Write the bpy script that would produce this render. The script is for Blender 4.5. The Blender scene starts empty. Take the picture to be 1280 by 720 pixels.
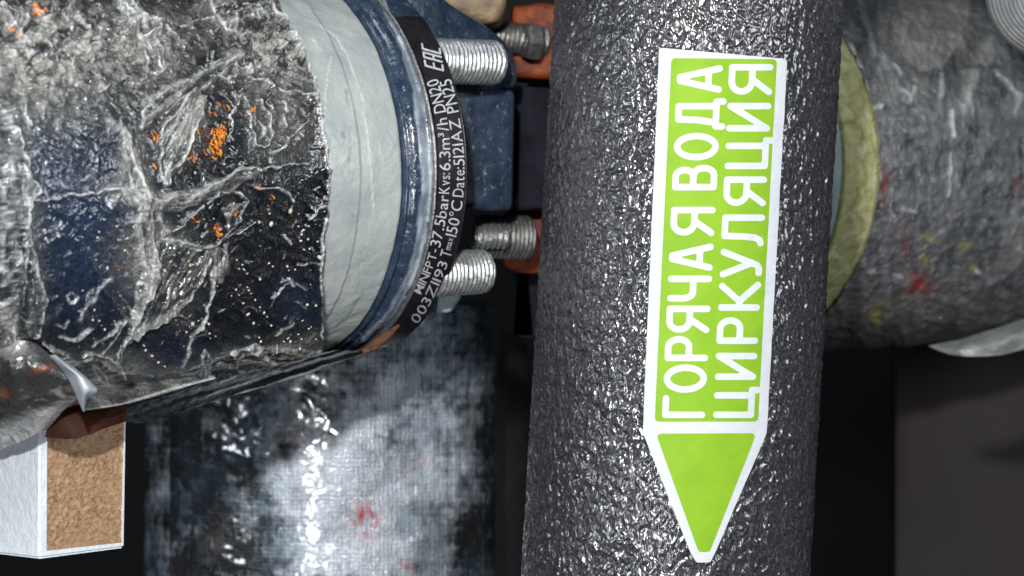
import bpy, bmesh, math, random
import numpy as np
from mathutils import Vector, Matrix

# ------------------------------------------------------------------ camera, world, lamps, exposure
scene = bpy.context.scene
COL = scene.collection
MM = 0.001                      # everything below is written in millimetres
F, DIST, CX, CY = 3000.0, 600.0, 640.0, 360.0

cam_d = bpy.data.cameras.new('camera')
cam = bpy.data.objects.new('camera', cam_d); COL.objects.link(cam)
cam.location = (0, -DIST*MM, 0); cam.rotation_euler = (math.radians(90), 0, 0)
cam_d.sensor_width = 36; cam_d.lens = 36*F/1280
cam_d.clip_start = 0.01; cam_d.clip_end = 20
cam_d.dof.use_dof = True; cam_d.dof.focus_distance = 0.572; cam_d.dof.aperture_fstop = 20
scene.camera = cam
scene.render.resolution_x = 1024; scene.render.resolution_y = 576

w = bpy.data.worlds.new('World'); scene.world = w; w.use_nodes = True
w.node_tree.nodes['Background'].inputs[0].default_value = (0.55, 0.62, 0.72, 1)
w.node_tree.nodes['Background'].inputs[1].default_value = 0.03

def area(name, loc, target, size, power, color, shape='DISK'):
    l = bpy.data.lights.new(name, 'AREA'); l.shape = shape; l.size = size*MM; l.energy = power; l.color = color
    o = bpy.data.objects.new(name, l); COL.objects.link(o); o.location = Vector(loc)*MM
    o.rotation_euler = (Vector(target)-Vector(loc)).to_track_quat('-Z', 'Y').to_euler()
    return o
area('torch_light', (-38, -545, 118), (-5, 0, 0), 22, 2.8, (1.0, 0.985, 0.96))
area('added_ceiling_light', (-120, -260, 620), (0, 30, 0), 260, 1.1, (0.86, 0.93, 1.0))  # unseen lamp, added for highlights on the foil
area('added_side_light', (-520, -330, 60), (-60, 30, 10), 140, 1.0, (0.88, 0.94, 1.0))  # added fill with no source in view, gives glints at the sides
area('right_fill', (430, -380, 120), (-20, 30, 20), 220, 1.1, (0.93, 0.96, 1.0))  # no window here: lamp added for a broad highlight on the blue ring

area('added_work_light', (-75, -500, -150), (-40, 60, -30), 46, .65, (0.95, 0.98, 1.0))  # lamp added below the camera to put highlights on the lower pipe

scene.view_settings.view_transform = 'Standard'; scene.view_settings.look = 'None'
scene.view_settings.exposure = 0; scene.view_settings.gamma = 1
scene.cycles.max_bounces = 6

# ------------------------------------------------------------------ numeric helpers
rnd = random.Random(5)
def _h(ix, iy, seed):
    n = (ix.astype(np.int64)*374761393 + iy.astype(np.int64)*668265263 + seed*1274126177) & 0xffffffff
    n = ((n ^ (n >> 13))*1274126177) & 0xffffffff
    n = ((n ^ (n >> 16))*2246822519) & 0xffffffff
    return ((n >> 8) & 0xffff)/65535.0
def vn(x, y, seed=0):
    x = np.asarray(x, float); y = np.asarray(y, float)
    ix = np.floor(x); iy = np.floor(y); fx = x-ix; fy = y-iy
    fx = fx*fx*fx*(fx*(fx*6-15)+10); fy = fy*fy*fy*(fy*(fy*6-15)+10)
    a = _h(ix, iy, seed); b = _h(ix+1, iy, seed); c = _h(ix, iy+1, seed); d = _h(ix+1, iy+1, seed)
    return (a*(1-fx)+b*fx)*(1-fy)+(c*(1-fx)+d*fx)*fy
def fbm(x, y, o=4, seed=0):
    x = np.asarray(x, float); y = np.asarray(y, float)
    r = 0; a = .5; t = 0
    for k in range(o):
        r = r+a*vn((x*.8-y*.6)*2**k+17.3*k, (x*.6+y*.8)*2**k-9.1*k, seed+k); t += a; a *= .5; x, y = x*.8-y*.6, x*.6+y*.8
    return r/t*2-1
def ridge(x, y, o=3, seed=0):
    x = np.asarray(x, float); y = np.asarray(y, float)
    r = 0; a = .5; t = 0
    for k in range(o):
        r = r+a*(1-np.abs(vn((x*.87-y*.5)*2**k+7.7*k, (x*.5+y*.87)*2**k+3.1*k, seed+k)*2-1))**2; t += a; a *= .5; x, y = x*.8-y*.6, x*.6+y*.8
    return r/t
def sst(a, b, x):
    t = np.clip((x-a)/(b-a), 0, 1); return t*t*(3-2*t)

def P(px, py, Y):               # a point of the place, given where it shows and how deep it lies
    d = (DIST+Y)/F
    return Vector(((px-CX)*d, Y, (CY-py)*d))
def proj(X, Y, Z):
    d = F/(DIST+Y)
    return CX+X*d, CY-Z*d

class Axis:
    def __init__(s, C, th, ti):
        th = math.radians(th); ti = math.radians(ti)
        s.C = np.array(C, float)
        s.a = np.array([math.cos(th)*math.cos(ti), math.sin(th)*math.cos(ti), math.sin(ti)])
        s.n = np.array([math.sin(th), -math.cos(th), 0])         # side facing the camera
        s.u = np.cross(s.n, s.a); s.u = s.u if s.u[2] > 0 else -s.u
    def pt(s, t, phi, r):       # t along, phi 0 = facing camera, +90 = up
        t = np.asarray(t, float)[..., None]; phi = np.asarray(phi, float)[..., None]; r = np.asarray(r, float)[..., None]
        return s.C+t*s.a+r*(np.cos(phi)*s.n+np.sin(phi)*s.u)
    def hit(s, px, py, R):
        px = np.asarray(px, float); py = np.asarray(py, float)
        d = np.stack([(px-CX)/F, np.ones_like(px), (CY-py)/F], -1)
        O = np.array([0, -DIST, 0.]); oc = O-s.C
        dp = d-(d@s.a)[..., None]*s.a; op = oc-(oc@s.a)*s.a
        A = (dp*dp).sum(-1); B = 2*(dp@op); c = op@op-R*R
        disc = np.maximum(B*B-4*A*c, 0)
        t = (-B-np.sqrt(disc))/(2*A)
        return O+t[..., None]*d
def frame(p, q):
    a = (np.array(q, float)-np.array(p, float)); L = np.linalg.norm(a); a /= L
    n = np.array([0, -1, 0.]); n = n-(n@a)*a
    if np.linalg.norm(n) < .2: n = np.array([1., 0, 0]); n = n-(n@a)*a
    n /= np.linalg.norm(n); u = np.cross(n, a); return a, n, u, L
def axis_between(p, q):
    a, n, u, L = frame(p, q); s = Axis((0, 0, 0), 0, 0); s.C = np.array(p, float); s.a = a; s.n = n; s.u = u; return s, L

# ------------------------------------------------------------------ object helpers
def link(name, V, Fc, m, parent=None, smooth=True, cols=None):
    V = np.asarray(V, dtype=np.float64)*MM
    org = V.mean(0) if parent is None else np.zeros(3)
    me = bpy.data.meshes.new(name)
    me.from_pydata((V-org).tolist(), [], Fc if isinstance(Fc, list) else Fc.tolist())
    if cols:
        for k, c in cols.items():
            at = me.attributes.new(k, 'FLOAT', 'POINT'); at.data.foreach_set('value', np.asarray(c, dtype=np.float32).ravel())
    me.materials.append(m)
    if smooth: me.shade_smooth()
    me.update()
    o = bpy.data.objects.new(name, me); COL.objects.link(o)
    if parent is not None:
        o.parent = parent
        root = parent
        off = Vector((0, 0, 0))
        while root is not None: off += root.location; root = root.parent
        me.transform(Matrix.Translation(-off))
    else: o.location = Vector(org)
    return o
def thing(name, label, cat, loc, group=None):
    o = bpy.data.objects.new(name, None); COL.objects.link(o); o.location = Vector(loc)*MM
    o.empty_display_size = .01; o['label'] = label; o['category'] = cat
    if group: o['group'] = group
    return o
def grid_faces(n, m, wrap=False):     # n rows, m columns
    i = np.arange(n-1)[:, None]; j = np.arange(m if wrap else m-1)[None, :]
    a = i*m+j; b = i*m+(j+1) % m
    return np.stack([a+0*b, b, b+m, a+m], -1).reshape(-1, 4)
def revolve(name, ax, prof, m, parent, seg=96, ph0=0, ph1=2*math.pi, disp=None, cols=None, close=True):
    # prof: list of (t, r), densified by the caller when detail is wanted
    t = np.array([p[0] for p in prof], float); r = np.array([p[1] for p in prof], float)
    full = abs(ph1-ph0-2*math.pi) < 1e-6
    ph = np.linspace(ph0, ph1, seg, endpoint=not full)
    T, PH = np.meshgrid(t, ph, indexing='ij'); R = np.repeat(r[:, None], len(ph), 1)
    if disp is not None: R = R+disp(T, PH)
    V = ax.pt(T, PH, R).reshape(-1, 3)
    fc = grid_faces(len(t), len(ph), full)
    c = {k: f(T, PH, V) for k, f in cols.items()} if cols else None
    return link(name, V, fc, m, parent, cols=c)
def dense(pts, step):
    o = [pts[0]]
    for p, q in zip(pts, pts[1:]):
        n = max(1, int(math.hypot(q[0]-p[0], q[1]-p[1])/step))
        for k in range(1, n+1): o.append((p[0]+(q[0]-p[0])*k/n, p[1]+(q[1]-p[1])*k/n))
    return o
def seg_dist(X, Y, pts, ws=None):
    # distance to a polyline and the (interpolated) width at the closest point
    D = np.full(np.shape(X), 1e9); W = np.ones(np.shape(X))
    ws = ws or [1]*len(pts)
    for (p, q, wa, wb) in zip(pts, pts[1:], ws, ws[1:]):
        dx, dy = q[0]-p[0], q[1]-p[1]; L = dx*dx+dy*dy+1e-9
        t = np.clip(((X-p[0])*dx+(Y-p[1])*dy)/L, 0, 1)
        d = np.hypot(X-p[0]-t*dx, Y-p[1]-t*dy)
        k = d < D; D = np.where(k, d, D); W = np.where(k, wa+(wb-wa)*t, W)
    return D, W
def in_poly(X, Y, poly):
    c = np.zeros(np.shape(X), bool); n = len(poly)
    for i in range(n):
        x0, y0 = poly[i]; x1, y1 = poly[(i+1) % n]
        if y0 == y1: continue
        k = ((y0 > Y) != (y1 > Y)) & (X < (x1-x0)*(Y-y0)/(y1-y0)+x0); c ^= k
    return c
def poly_sdf(X, Y, poly, r=0):
    d, _ = seg_dist(X, Y, poly+[poly[0]]); return np.where(in_poly(X, Y, poly), -d, d)-r
def march(sdf, x0, y0, x1, y1, h):
    # marching squares: the filled region sdf<0 as welded flat polygons
    nx = int((x1-x0)/h)+2; ny = int((y1-y0)/h)+2
    xs = x0+np.arange(nx)*h; ys = y0+np.arange(ny)*h
    X, Y = np.meshgrid(xs, ys, indexing='ij'); S = sdf(X, Y)
    V = []; idx = {}; fc = []
    def vid(k, x, y):
        if k not in idx: idx[k] = len(V); V.append((x, y))
        return idx[k]
    ii, jj = np.where((np.minimum.reduce([S[:-1, :-1], S[1:, :-1], S[:-1, 1:], S[1:, 1:]]) < 0))
    for i, j in zip(ii.tolist(), jj.tolist()):
        cs = [(i, j), (i+1, j), (i+1, j+1), (i, j+1)]; f = []
        for k in range(4):
            a, b = cs[k], cs[(k+1) % 4]; sa, sb = S[a], S[b]
            if sa < 0: f.append(vid(a, X[a], Y[a]))
            if (sa < 0) != (sb < 0):
                t = sa/(sa-sb); key = (min(a, b), max(a, b))
                f.append(vid(key, X[a]+(X[b]-X[a])*t, Y[a]+(Y[b]-Y[a])*t))
        if len(f) > 2: fc.append(f)
    return np.array(V), fc
def sheet(name, rows, m, parent, n=60, mm=60, amp=0.4, sc=.1, seed=1, cols=None, thick=0.12):
    # a film or foil sheet through a net of points (px, py, Y), smoothly filled and crumpled
    A = np.array([[tuple(P(*p)) for p in r] for r in rows], float)
    def interp(A, N, ax):
        A = np.moveaxis(A, ax, 0); k = len(A); t = np.linspace(0, k-1, N); i = np.clip(t.astype(int), 0, k-2); f = (t-i)[:, None, None]
        g = np.concatenate([2*A[:1]-A[1:2], A, 2*A[-1:]-A[-2:-1]])
        p0, p1, p2, p3 = g[i], g[i+1], g[i+2], g[i+3]
        r = .5*((2*p1)+(-p0+p2)*f+(2*p0-5*p1+4*p2-p3)*f*f+(-p0+3*p1-3*p2+p3)*f**3)
        return np.moveaxis(r, 0, ax)
    B = interp(interp(A, n, 0), mm, 1)
    X, Z = B[..., 0], B[..., 2]
    q = (ridge(X*sc, Z*sc, 3, seed)-.5)*2*amp+fbm(X*sc*3, Z*sc*3, 3, seed+9)*amp*.35
    B[..., 1] -= q
    B[..., 2] += fbm(X*sc*1.7+5, Z*sc*1.7, 2, seed+4)*amp*.5
    V = B.reshape(-1, 3); fc = grid_faces(n, mm)
    # give the sheet its thickness
    N = len(V); V2 = V+np.array([0, thick, 0]); fb = fc[:, ::-1]+N
    rim = [i for i in range(mm)]+[i*mm+mm-1 for i in range(1, n)]+[(n-1)*mm+j for j in range(mm-2, -1, -1)]+[i*mm for i in range(n-2, 0, -1)]
    fr = np.array([[rim[k], rim[(k+1) % len(rim)], rim[(k+1) % len(rim)]+N, rim[k]+N] for k in range(len(rim))])[:, ::-1]
    c = None
    if cols:
        px, py = proj(V[:, 0], V[:, 1], V[:, 2]); c = {k: np.tile(f(px, py), 2) for k, f in cols.items()}
    return link(name, np.vstack([V, V2]), np.vstack([fc, fb, fr]), m, parent, cols=c)
def box_mesh(name, cs, m, parent, bev=.6, seg=2, smooth=False):
    # box from eight corners: front (4, ccw from lower left) then back (4)
    bm = bmesh.new(); v = [bm.verts.new(Vector(c)*MM) for c in cs]
    for f in ((0, 1, 2, 3), (5, 4, 7, 6), (4, 0, 3, 7), (1, 5, 6, 2), (3, 2, 6, 7), (4, 5, 1, 0)): bm.faces.new([v[i] for i in f])
    bmesh.ops.recalc_face_normals(bm, faces=bm.faces)
    if bev: bmesh.ops.bevel(bm, geom=bm.edges[:], offset=bev*MM, segments=seg, affect='EDGES', profile=.5)
    me = bpy.data.meshes.new(name); bm.to_mesh(me); bm.free(); me.materials.append(m)
    o = bpy.data.objects.new(name, me); COL.objects.link(o)
    if parent is not None:
        o.parent = parent; r = parent; off = Vector((0, 0, 0))
        while r is not None: off += r.location; r = r.parent
        me.transform(Matrix.Translation(-off))
    return o
def pbox(name, quad, Y, depth, m, parent, bev=.6, back=None):
    f = [P(x, y, Y if not isinstance(Y, (list, tuple)) else Y[i]) for i, (x, y) in enumerate(quad)]
    b = [p+Vector(back or (0, depth, 0)) for p in f]
    return box_mesh(name, f+b, m, parent, bev)

# ------------------------------------------------------------------ materials
class MB:
    def __init__(s, name):
        s.m = bpy.data.materials.new(name); s.m.use_nodes = True; s.t = s.m.node_tree; s.b = s.t.nodes['Principled BSDF']
        s.tc = s.t.nodes.new('ShaderNodeTexCoord')
        s.mp = s.t.nodes.new('ShaderNodeMapping'); s.mp.inputs['Scale'].default_value = (1000, 1000, 1000)   # object space in millimetres
        s.t.links.new(s.tc.outputs['Object'], s.mp.inputs[0]); s.co = s.mp.outputs[0]; s.bump_last = None
    def N(s, t, **k):
        n = s.t.nodes.new(t)
        for a, b in k.items(): setattr(n, a, b)
        return n
    def L(s, a, b): s.t.links.new(a, b)
    def stretch(s, v):
        n = s.N('ShaderNodeMapping'); n.inputs['Scale'].default_value = v; s.L(s.co, n.inputs[0]); return n.outputs[0]
    def noise(s, sc, det=4, rough=.55, co=None, dist=0):
        n = s.N('ShaderNodeTexNoise'); n.inputs['Scale'].default_value = sc; n.inputs['Detail'].default_value = det
        n.inputs['Roughness'].default_value = rough; n.inputs['Distortion'].default_value = dist; s.L(co or s.co, n.inputs[0]); return n.outputs[0]
    def voro(s, sc, feat='DISTANCE_TO_EDGE', co=None, out=0):
        n = s.N('ShaderNodeTexVoronoi', feature=feat); n.inputs['Scale'].default_value = sc; s.L(co or s.co, n.inputs['Vector']); return n.outputs[out]
    def attr(s, name):
        n = s.N('ShaderNodeAttribute'); n.attribute_name = name; return n.outputs['Fac']
    def ramp(s, src, stops, interp='LINEAR'):
        n = s.N('ShaderNodeValToRGB'); n.color_ramp.interpolation = interp; e = n.color_ramp.elements
        while len(e) < len(stops): e.new(.5)
        for i, (p, c) in enumerate(stops):
            e[i].position = p; e[i].color = (c, c, c, 1) if isinstance(c, (int, float)) else (*c, 1)
        s.L(src, n.inputs[0]); return n.outputs[0]
    def math(s, op, a, b=0.0, c=None):
        n = s.N('ShaderNodeMath', operation=op)
        for i, x in enumerate((a, b) if c is None else (a, b, c)):
            if isinstance(x, (int, float)): n.inputs[i].default_value = x
            else: s.L(x, n.inputs[i])
        return n.outputs[0]
    def mix(s, f, a, b):
        n = s.N('ShaderNodeMix', data_type='RGBA')
        for sock, x in ((n.inputs[0], f), (n.inputs[6], a), (n.inputs[7], b)):
            if isinstance(x, (int, float)): sock.default_value = x
            elif isinstance(x, tuple): sock.default_value = (*x, 1)
            else: s.L(x, sock)
        return n.outputs[2]
    def bump(s, h, dist, strength=1.0):
        n = s.N('ShaderNodeBump'); n.inputs['Distance'].default_value = dist*MM
        if isinstance(strength, (int, float)): n.inputs['Strength'].default_value = strength
        else: s.L(strength, n.inputs['Strength'])
        s.L(h, n.inputs['Height'])
        if s.bump_last is not None: s.L(s.bump_last, n.inputs['Normal'])
        s.bump_last = n.outputs[0]; s.L(s.bump_last, s.b.inputs['Normal'])
    def set(s, **k):
        for a, v in k.items():
            i = s.b.inputs[{'col': 'Base Color', 'rough': 'Roughness', 'metal': 'Metallic', 'coat': 'Coat Weight', 'cr': 'Coat Roughness',
                            'spec': 'Specular IOR Level', 'sheen': 'Sheen Weight', 'cior': 'Coat IOR', 'alpha': 'Alpha', 'trans': 'Transmission Weight'}[a]]
            if isinstance(v, (int, float)): i.default_value = v
            elif isinstance(v, tuple): i.default_value = (*v, 1)
            else: s.L(v, i)
        return s

def simple(name, c1, c2=None, sc=.3, rough=.5, metal=0, bumpd=.15, bsc=1.2, coat=0, det=5, spec=.5):
    b = MB(name); c2 = c2 or tuple(x*.6 for x in c1)
    n = b.noise(sc, det); b.set(col=b.mix(b.ramp(n, [(.35, 0), (.65, 1)]), c1, c2), rough=rough, metal=metal, coat=coat, cr=.12, spec=spec)
    if bumpd: b.bump(b.noise(bsc, 5), bumpd)
    return b.m

def mk_foam():
    b = MB('grey_foam'); n = b.noise(.8, 5)
    m = b.noise(1.5, 4, .65, b.stretch((1.2, 1.2, .75)), .8)
    c = b.mix(b.ramp(n, [(.35, 0), (.65, 1)]), (.014, .014, .019), (.032, .033, .043))
    b.set(col=b.mix(b.ramp(m, [(.47, 0), (.68, 1)]), c, (.17, .17, .20)), rough=b.ramp(b.noise(2.2, 3), [(.3, .22), (.7, .42)]), spec=.6, coat=1.0, cior=1.9, cr=b.ramp(b.noise(.07, 3), [(.35, .17), (.65, .27)]))
    st = b.stretch((1.3, 1.3, .8))
    b.bump(b.noise(2.3, 3, .6, st, .8), .95)
    b.bump(b.noise(3.6, 3, .6, st), .40)
    return b.m
M_foam = mk_foam()
M_sticker = simple('white_vinyl', (.64, .67, .72), (.60, .63, .68), .15, .6, bumpd=.03, bsc=.4, spec=.25)
def mk_green():
    b = MB('green_print'); n = b.noise(.09, 3)
    b.set(col=b.mix(b.ramp(n, [(.35, 0), (.65, 1)]), (.215, .42, .016), (.26, .47, .020)), rough=.6, spec=.25)
    b.bump(b.noise(.5, 3), .04); return b.m
M_green = mk_green()
M_letter = simple('white_print', (.66, .70, .72), (.62, .66, .69), .2, .6, bumpd=.0, spec=.25)

def mk_film():
    # black wrapping under wrinkled clear film; 'pale' = where the film is milky and dusty, 'crease' = whitened folds, 'blue', 'orange'
    b = MB('wrinkled_film_over_black_tape')
    pale, crease, blue, fl = b.attr('pale'), b.attr('crease'), b.attr('blue'), b.attr('orange')
    n = b.noise(.9, 6, .7, dist=1.2); n2 = b.noise(.25, 4)
    black = b.mix(b.ramp(n2, [(.35, 0), (.7, 1)]), (.003, .004, .007), (.008, .010, .015))
    base = b.mix(blue, black, b.mix(b.ramp(n, [(.4, 0), (.65, 1)]), (.008, .018, .045), (.030, .050, .090)))
    dust = b.mix(b.ramp(n, [(.36, 0), (.62, 1)]), (.085, .088, .078), (.46, .46, .42))
    c = b.mix(pale, base, dust)
    c = b.mix(b.math('MULTIPLY', crease, b.ramp(b.noise(1.6, 4, .7), [(.36, .35), (.6, 1)])), c, (.80, .83, .84))
    red = b.mix(b.ramp(b.noise(1.1, 2), [(.4, 0), (.6, 1)]), (.50, .10, .03), (.70, .28, .03))
    c = b.mix(fl, c, red)
    r = b.math('ADD', b.math('MULTIPLY', pale, .14), b.ramp(n, [(.3, .07), (.7, .18)]))
    b.set(col=c, rough=b.math('ADD', r, b.math('MULTIPLY', crease, .10)), spec=.35, coat=1.0, cior=1.95, cr=b.math('ADD', b.ramp(n2, [(.3, .06), (.7, .15)]), b.math('MULTIPLY', pale, .13)))
    wr = b.math('MINIMUM', b.math('ADD', b.math('ADD', b.math('MULTIPLY', pale, 1.3), b.math('MULTIPLY', crease, .8)), b.ramp(b.noise(.13, 3), [(.5, .04), (.62, .5)])), 1.0)
    b.bump(b.noise(.22, 3, .5, dist=1.8), .5)
    b.bump(b.noise(1.0, 3, .5, dist=1.2), .08)
    base_n = b.bump_last
    b.bump(b.voro(.16, co=b.stretch((1, 1, 1.5))), 1.6, wr); b.bump(b.noise(.42, 3, .55, dist=2.0), 1.6, wr)
    b.L(b.bump_last, b.b.inputs['Coat Normal']); b.L(base_n, b.b.inputs['Normal'])
    return b.m
M_film = mk_film()
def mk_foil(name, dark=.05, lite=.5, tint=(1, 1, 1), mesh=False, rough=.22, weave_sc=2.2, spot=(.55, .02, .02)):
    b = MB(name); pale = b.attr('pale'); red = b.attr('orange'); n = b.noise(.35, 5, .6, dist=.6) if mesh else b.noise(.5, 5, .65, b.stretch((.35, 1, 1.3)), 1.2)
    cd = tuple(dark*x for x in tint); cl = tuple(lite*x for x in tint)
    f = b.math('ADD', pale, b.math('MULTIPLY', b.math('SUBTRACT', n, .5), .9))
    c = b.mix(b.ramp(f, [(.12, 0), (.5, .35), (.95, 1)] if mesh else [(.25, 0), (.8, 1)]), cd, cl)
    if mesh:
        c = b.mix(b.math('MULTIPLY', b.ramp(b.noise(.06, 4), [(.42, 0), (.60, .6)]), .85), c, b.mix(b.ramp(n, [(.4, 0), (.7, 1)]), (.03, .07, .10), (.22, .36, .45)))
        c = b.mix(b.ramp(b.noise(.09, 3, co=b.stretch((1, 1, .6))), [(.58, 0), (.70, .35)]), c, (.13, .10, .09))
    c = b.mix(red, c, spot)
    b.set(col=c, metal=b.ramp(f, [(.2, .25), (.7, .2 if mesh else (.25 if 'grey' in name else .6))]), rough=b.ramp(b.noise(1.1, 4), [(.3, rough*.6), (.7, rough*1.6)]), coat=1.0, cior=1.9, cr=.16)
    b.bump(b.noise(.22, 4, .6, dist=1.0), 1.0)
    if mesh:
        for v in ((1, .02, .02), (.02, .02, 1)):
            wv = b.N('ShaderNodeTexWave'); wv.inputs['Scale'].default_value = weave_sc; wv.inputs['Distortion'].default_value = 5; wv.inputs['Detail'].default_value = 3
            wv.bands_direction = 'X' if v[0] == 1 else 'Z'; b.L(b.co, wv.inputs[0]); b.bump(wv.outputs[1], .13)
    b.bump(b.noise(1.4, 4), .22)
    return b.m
M_inner = mk_foil('black_silver_foil', .02, .55, (.92, .97, 1.05))
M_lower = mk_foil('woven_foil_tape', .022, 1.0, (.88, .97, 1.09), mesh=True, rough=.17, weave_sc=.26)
M_hang = mk_foil('crumpled_grey_foil', .06, .6, (.98, 1, 1.02), rough=.25, spot=(.40, .13, .04))
def mk_grey():
    b = MB('grey_paint'); n = b.noise(.12, 5); n2 = b.noise(.9, 5)
    c = b.mix(b.ramp(n, [(.35, 0), (.7, 1)]), (.34, .385, .385), (.44, .475, .46))
    c = b.mix(b.ramp(n2, [(.70, 0), (.76, .8)]), c, (.22, .20, .15))
    c = b.mix(b.attr('crease'), c, (.66, .70, .68)); c = b.mix(b.attr('pale'), c, (.13, .13, .10))
    b.set(col=c, rough=.33, coat=.2); b.bump(b.noise(.3, 3), .35); b.bump(n2, .12); return b.m
M_grey = mk_grey()
def mk_blue():
    b = MB('dark_blue_paint'); n = b.noise(.25, 5); n2 = b.noise(.55, 3, dist=1)
    c = b.mix(b.ramp(n, [(.35, 0), (.7, 1)]), (.020, .034, .062), (.045, .070, .115))
    c = b.mix(b.ramp(n2, [(.63, 0), (.70, .9)]), c, (.16, .19, .23))
    c = b.mix(b.attr('pale'), c, b.mix(b.ramp(n, [(.35, 0), (.65, 1)]), (.22, .27, .33), (.44, .49, .54)))
    b.set(col=c, rough=b.ramp(n, [(.3, .12), (.7, .3)]), coat=.7, cr=.14); b.bump(b.noise(.18, 3, dist=.6), .8); b.bump(b.noise(1.5, 3), .1); return b.m
M_blue = mk_blue()
M_black = simple('black_plastic', (.010, .010, .012), (.02, .02, .024), .3, .3, bumpd=.12, bsc=.5)
M_zinc = simple('zinc_steel', (.58, .60, .61), (.40, .42, .43), 1.2, .36, metal=.7, bumpd=.12, bsc=2.5)
M_dullzinc = simple('dull_zinc_steel', (.40, .40, .40), (.22, .21, .20), .7, .42, metal=.8, bumpd=.2, bsc=1.5)
M_orange = simple('orange_primer', (.36, .075, .014), (.10, .022, .010), .3, .5, bumpd=.4, bsc=.4, spec=.2)
M_rustrefl = simple('rust_toned_reflection', (.15, .045, .012), (.03, .013, .01), .35, .5, bumpd=.3, spec=.25)  # tone of a brown-orange reflection, given as base colour
M_tan = simple('brown_packing', (.40, .28, .15), (.16, .12, .09), .22, .55, bumpd=.6, bsc=.5)
M_dark = simple('dark_cast_iron', (.006, .006, .009), (.013, .014, .024), .2, .7, bumpd=.3, spec=.12)
def mk_core():
    b = MB('particle_board_core'); n = b.noise(.5, 6, .65, b.stretch((.8, .8, 1)), 2.0); n2 = b.noise(.16, 3)
    c = b.ramp(n, [(.34, (.17, .085, .045)), (.47, (.36, .215, .125)), (.66, (.52, .35, .21))])
    c = b.mix(b.ramp(n2, [(.4, 0), (.65, .4)]), c, (.40, .26, .14)); b.set(col=c, rough=.55, spec=.4)
    b.bump(n, .4); b.bump(b.noise(2, 4), .15); return b.m
M_core = mk_core()
def mk_coat():
    b = MB('white_paint'); n = b.noise(.9, 5)
    c = b.mix(b.ramp(n, [(.62, 0), (.72, .5)]), (.74, .80, .86), (.45, .48, .52)); b.set(col=c, rough=.4)
    b.bump(b.noise(.35, 4), .5); b.bump(b.noise(1.6, 4), .15); return b.m
M_coat = mk_coat()
def mk_olive():
    b = MB('yellow_green_insulation'); n = b.noise(.25, 5, .6, dist=.7)
    b.set(col=b.ramp(n, [(.3, (.27, .28, .11)), (.5, (.48, .48, .22)), (.75, (.72, .70, .46))]), rough=.5); b.bump(n, 1.2); b.bump(b.noise(1, 4), .3); return b.m
M_olive = mk_olive()
M_pale = simple('pale_blue_paint', (.26, .36, .40), (.36, .44, .46), .1, .4, bumpd=.2)
M_bead = simple('glint_as_clear_droplet', (.62, .61, .54), (.45, .40, .28), .5, .08, bumpd=0, coat=1)  # pale colour stands in for sparkle on the film
M_copper = simple('orange_copper_foil', (1.0, .46, .05), (.80, .16, .03), .5, .22, metal=.25, bumpd=.2, bsc=2)  # orange highlights off copper-coloured foil, given as bright colour
M_rib = simple('grey_plastic_hose', (.34, .35, .36), (.24, .25, .26), .3, .5, bumpd=.1)
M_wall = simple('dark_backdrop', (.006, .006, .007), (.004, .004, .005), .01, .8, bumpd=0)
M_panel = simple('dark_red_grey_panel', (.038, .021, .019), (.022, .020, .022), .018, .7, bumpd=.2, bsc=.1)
M_silverfilm = simple('white_film_back', (.60, .65, .70), (.40, .46, .52), .25, .35, bumpd=.3, bsc=.5, coat=.3)
M_loose = simple('dull_silver_tape', (.24, .25, .24), (.12, .13, .13), .15, .4, metal=.2, bumpd=.3, bsc=.4)

# ------------------------------------------------------------------ setting: what is dark behind everything
def plane(name, x0, x1, z0, z1, Y, m, th=8):
    o = box_mesh(name, [(x0, Y, z0), (x1, Y, z0), (x1, Y, z1), (x0, Y, z1), (x0, Y+th, z0), (x1, Y+th, z0), (x1, Y+th, z1), (x0, Y+th, z1)], m, None, 0)
    o['kind'] = 'structure'; return o
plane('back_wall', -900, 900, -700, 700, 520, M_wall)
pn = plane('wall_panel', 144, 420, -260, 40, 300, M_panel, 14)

# ------------------------------------------------------------------ the foam-insulated pipe with its marker
def pipe_at(px, py, Y): return np.array(P(px, py, Y))
fp0, fp1 = pipe_at(884.5, -190, 0), pipe_at(820, 910, 0)
FOAM_R = 36.1
fax, FL = axis_between(fp1, fp0)
t_ip = thing('insulated_pipe', 'thick grey foam-sleeved pipe running top to bottom with the green arrow marker', 'pipe', fp1)
def foam_surface():
    n1 = 540; ph_f = np.linspace(-1.85, 1.85, n1); ph_b = np.linspace(1.85, 2*math.pi-1.85, 40)[1:-1]
    ph = np.concatenate([ph_f, ph_b]); tt = np.arange(0, FL, .3)
    T, PH = np.meshgrid(tt, ph, indexing='ij')
    A = PH*FOAM_R
    fade = np.where(PH <= 1.85, 1, 0)*sst(1.85, 1.6, np.abs(np.where(PH > math.pi, 9, PH)))
    wx = A+1.1*fbm(A*.45, T*.45, 2, 3); wy = T+1.1*fbm(A*.45+9, T*.45, 2, 4)
    g = vn(wx*.95, wy*.55, 8)*.6+vn(wx*1.9, wy*1.15, 9)*.4
    r = ridge(wx*.62, wy*.38, 2, 12)
    h = (g-.5)*1.3+(r-.5)*1.1+.28*fbm(A*.06, T*.05, 3, 20)
    R = FOAM_R-.3+np.clip(h,-1,.85)*.45*fade
    V = fax.pt(T, PH, R).reshape(-1, 3)
    return link('foam_sleeve', V, grid_faces(len(tt), len(ph), True), M_foam, t_ip)
foam_surface()
revolve('steel_pipe', fax, [(-6, 20), (-6, 21.3), (FL+6, 21.3), (FL+6, 20)], M_dark, t_ip, 48)
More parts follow.
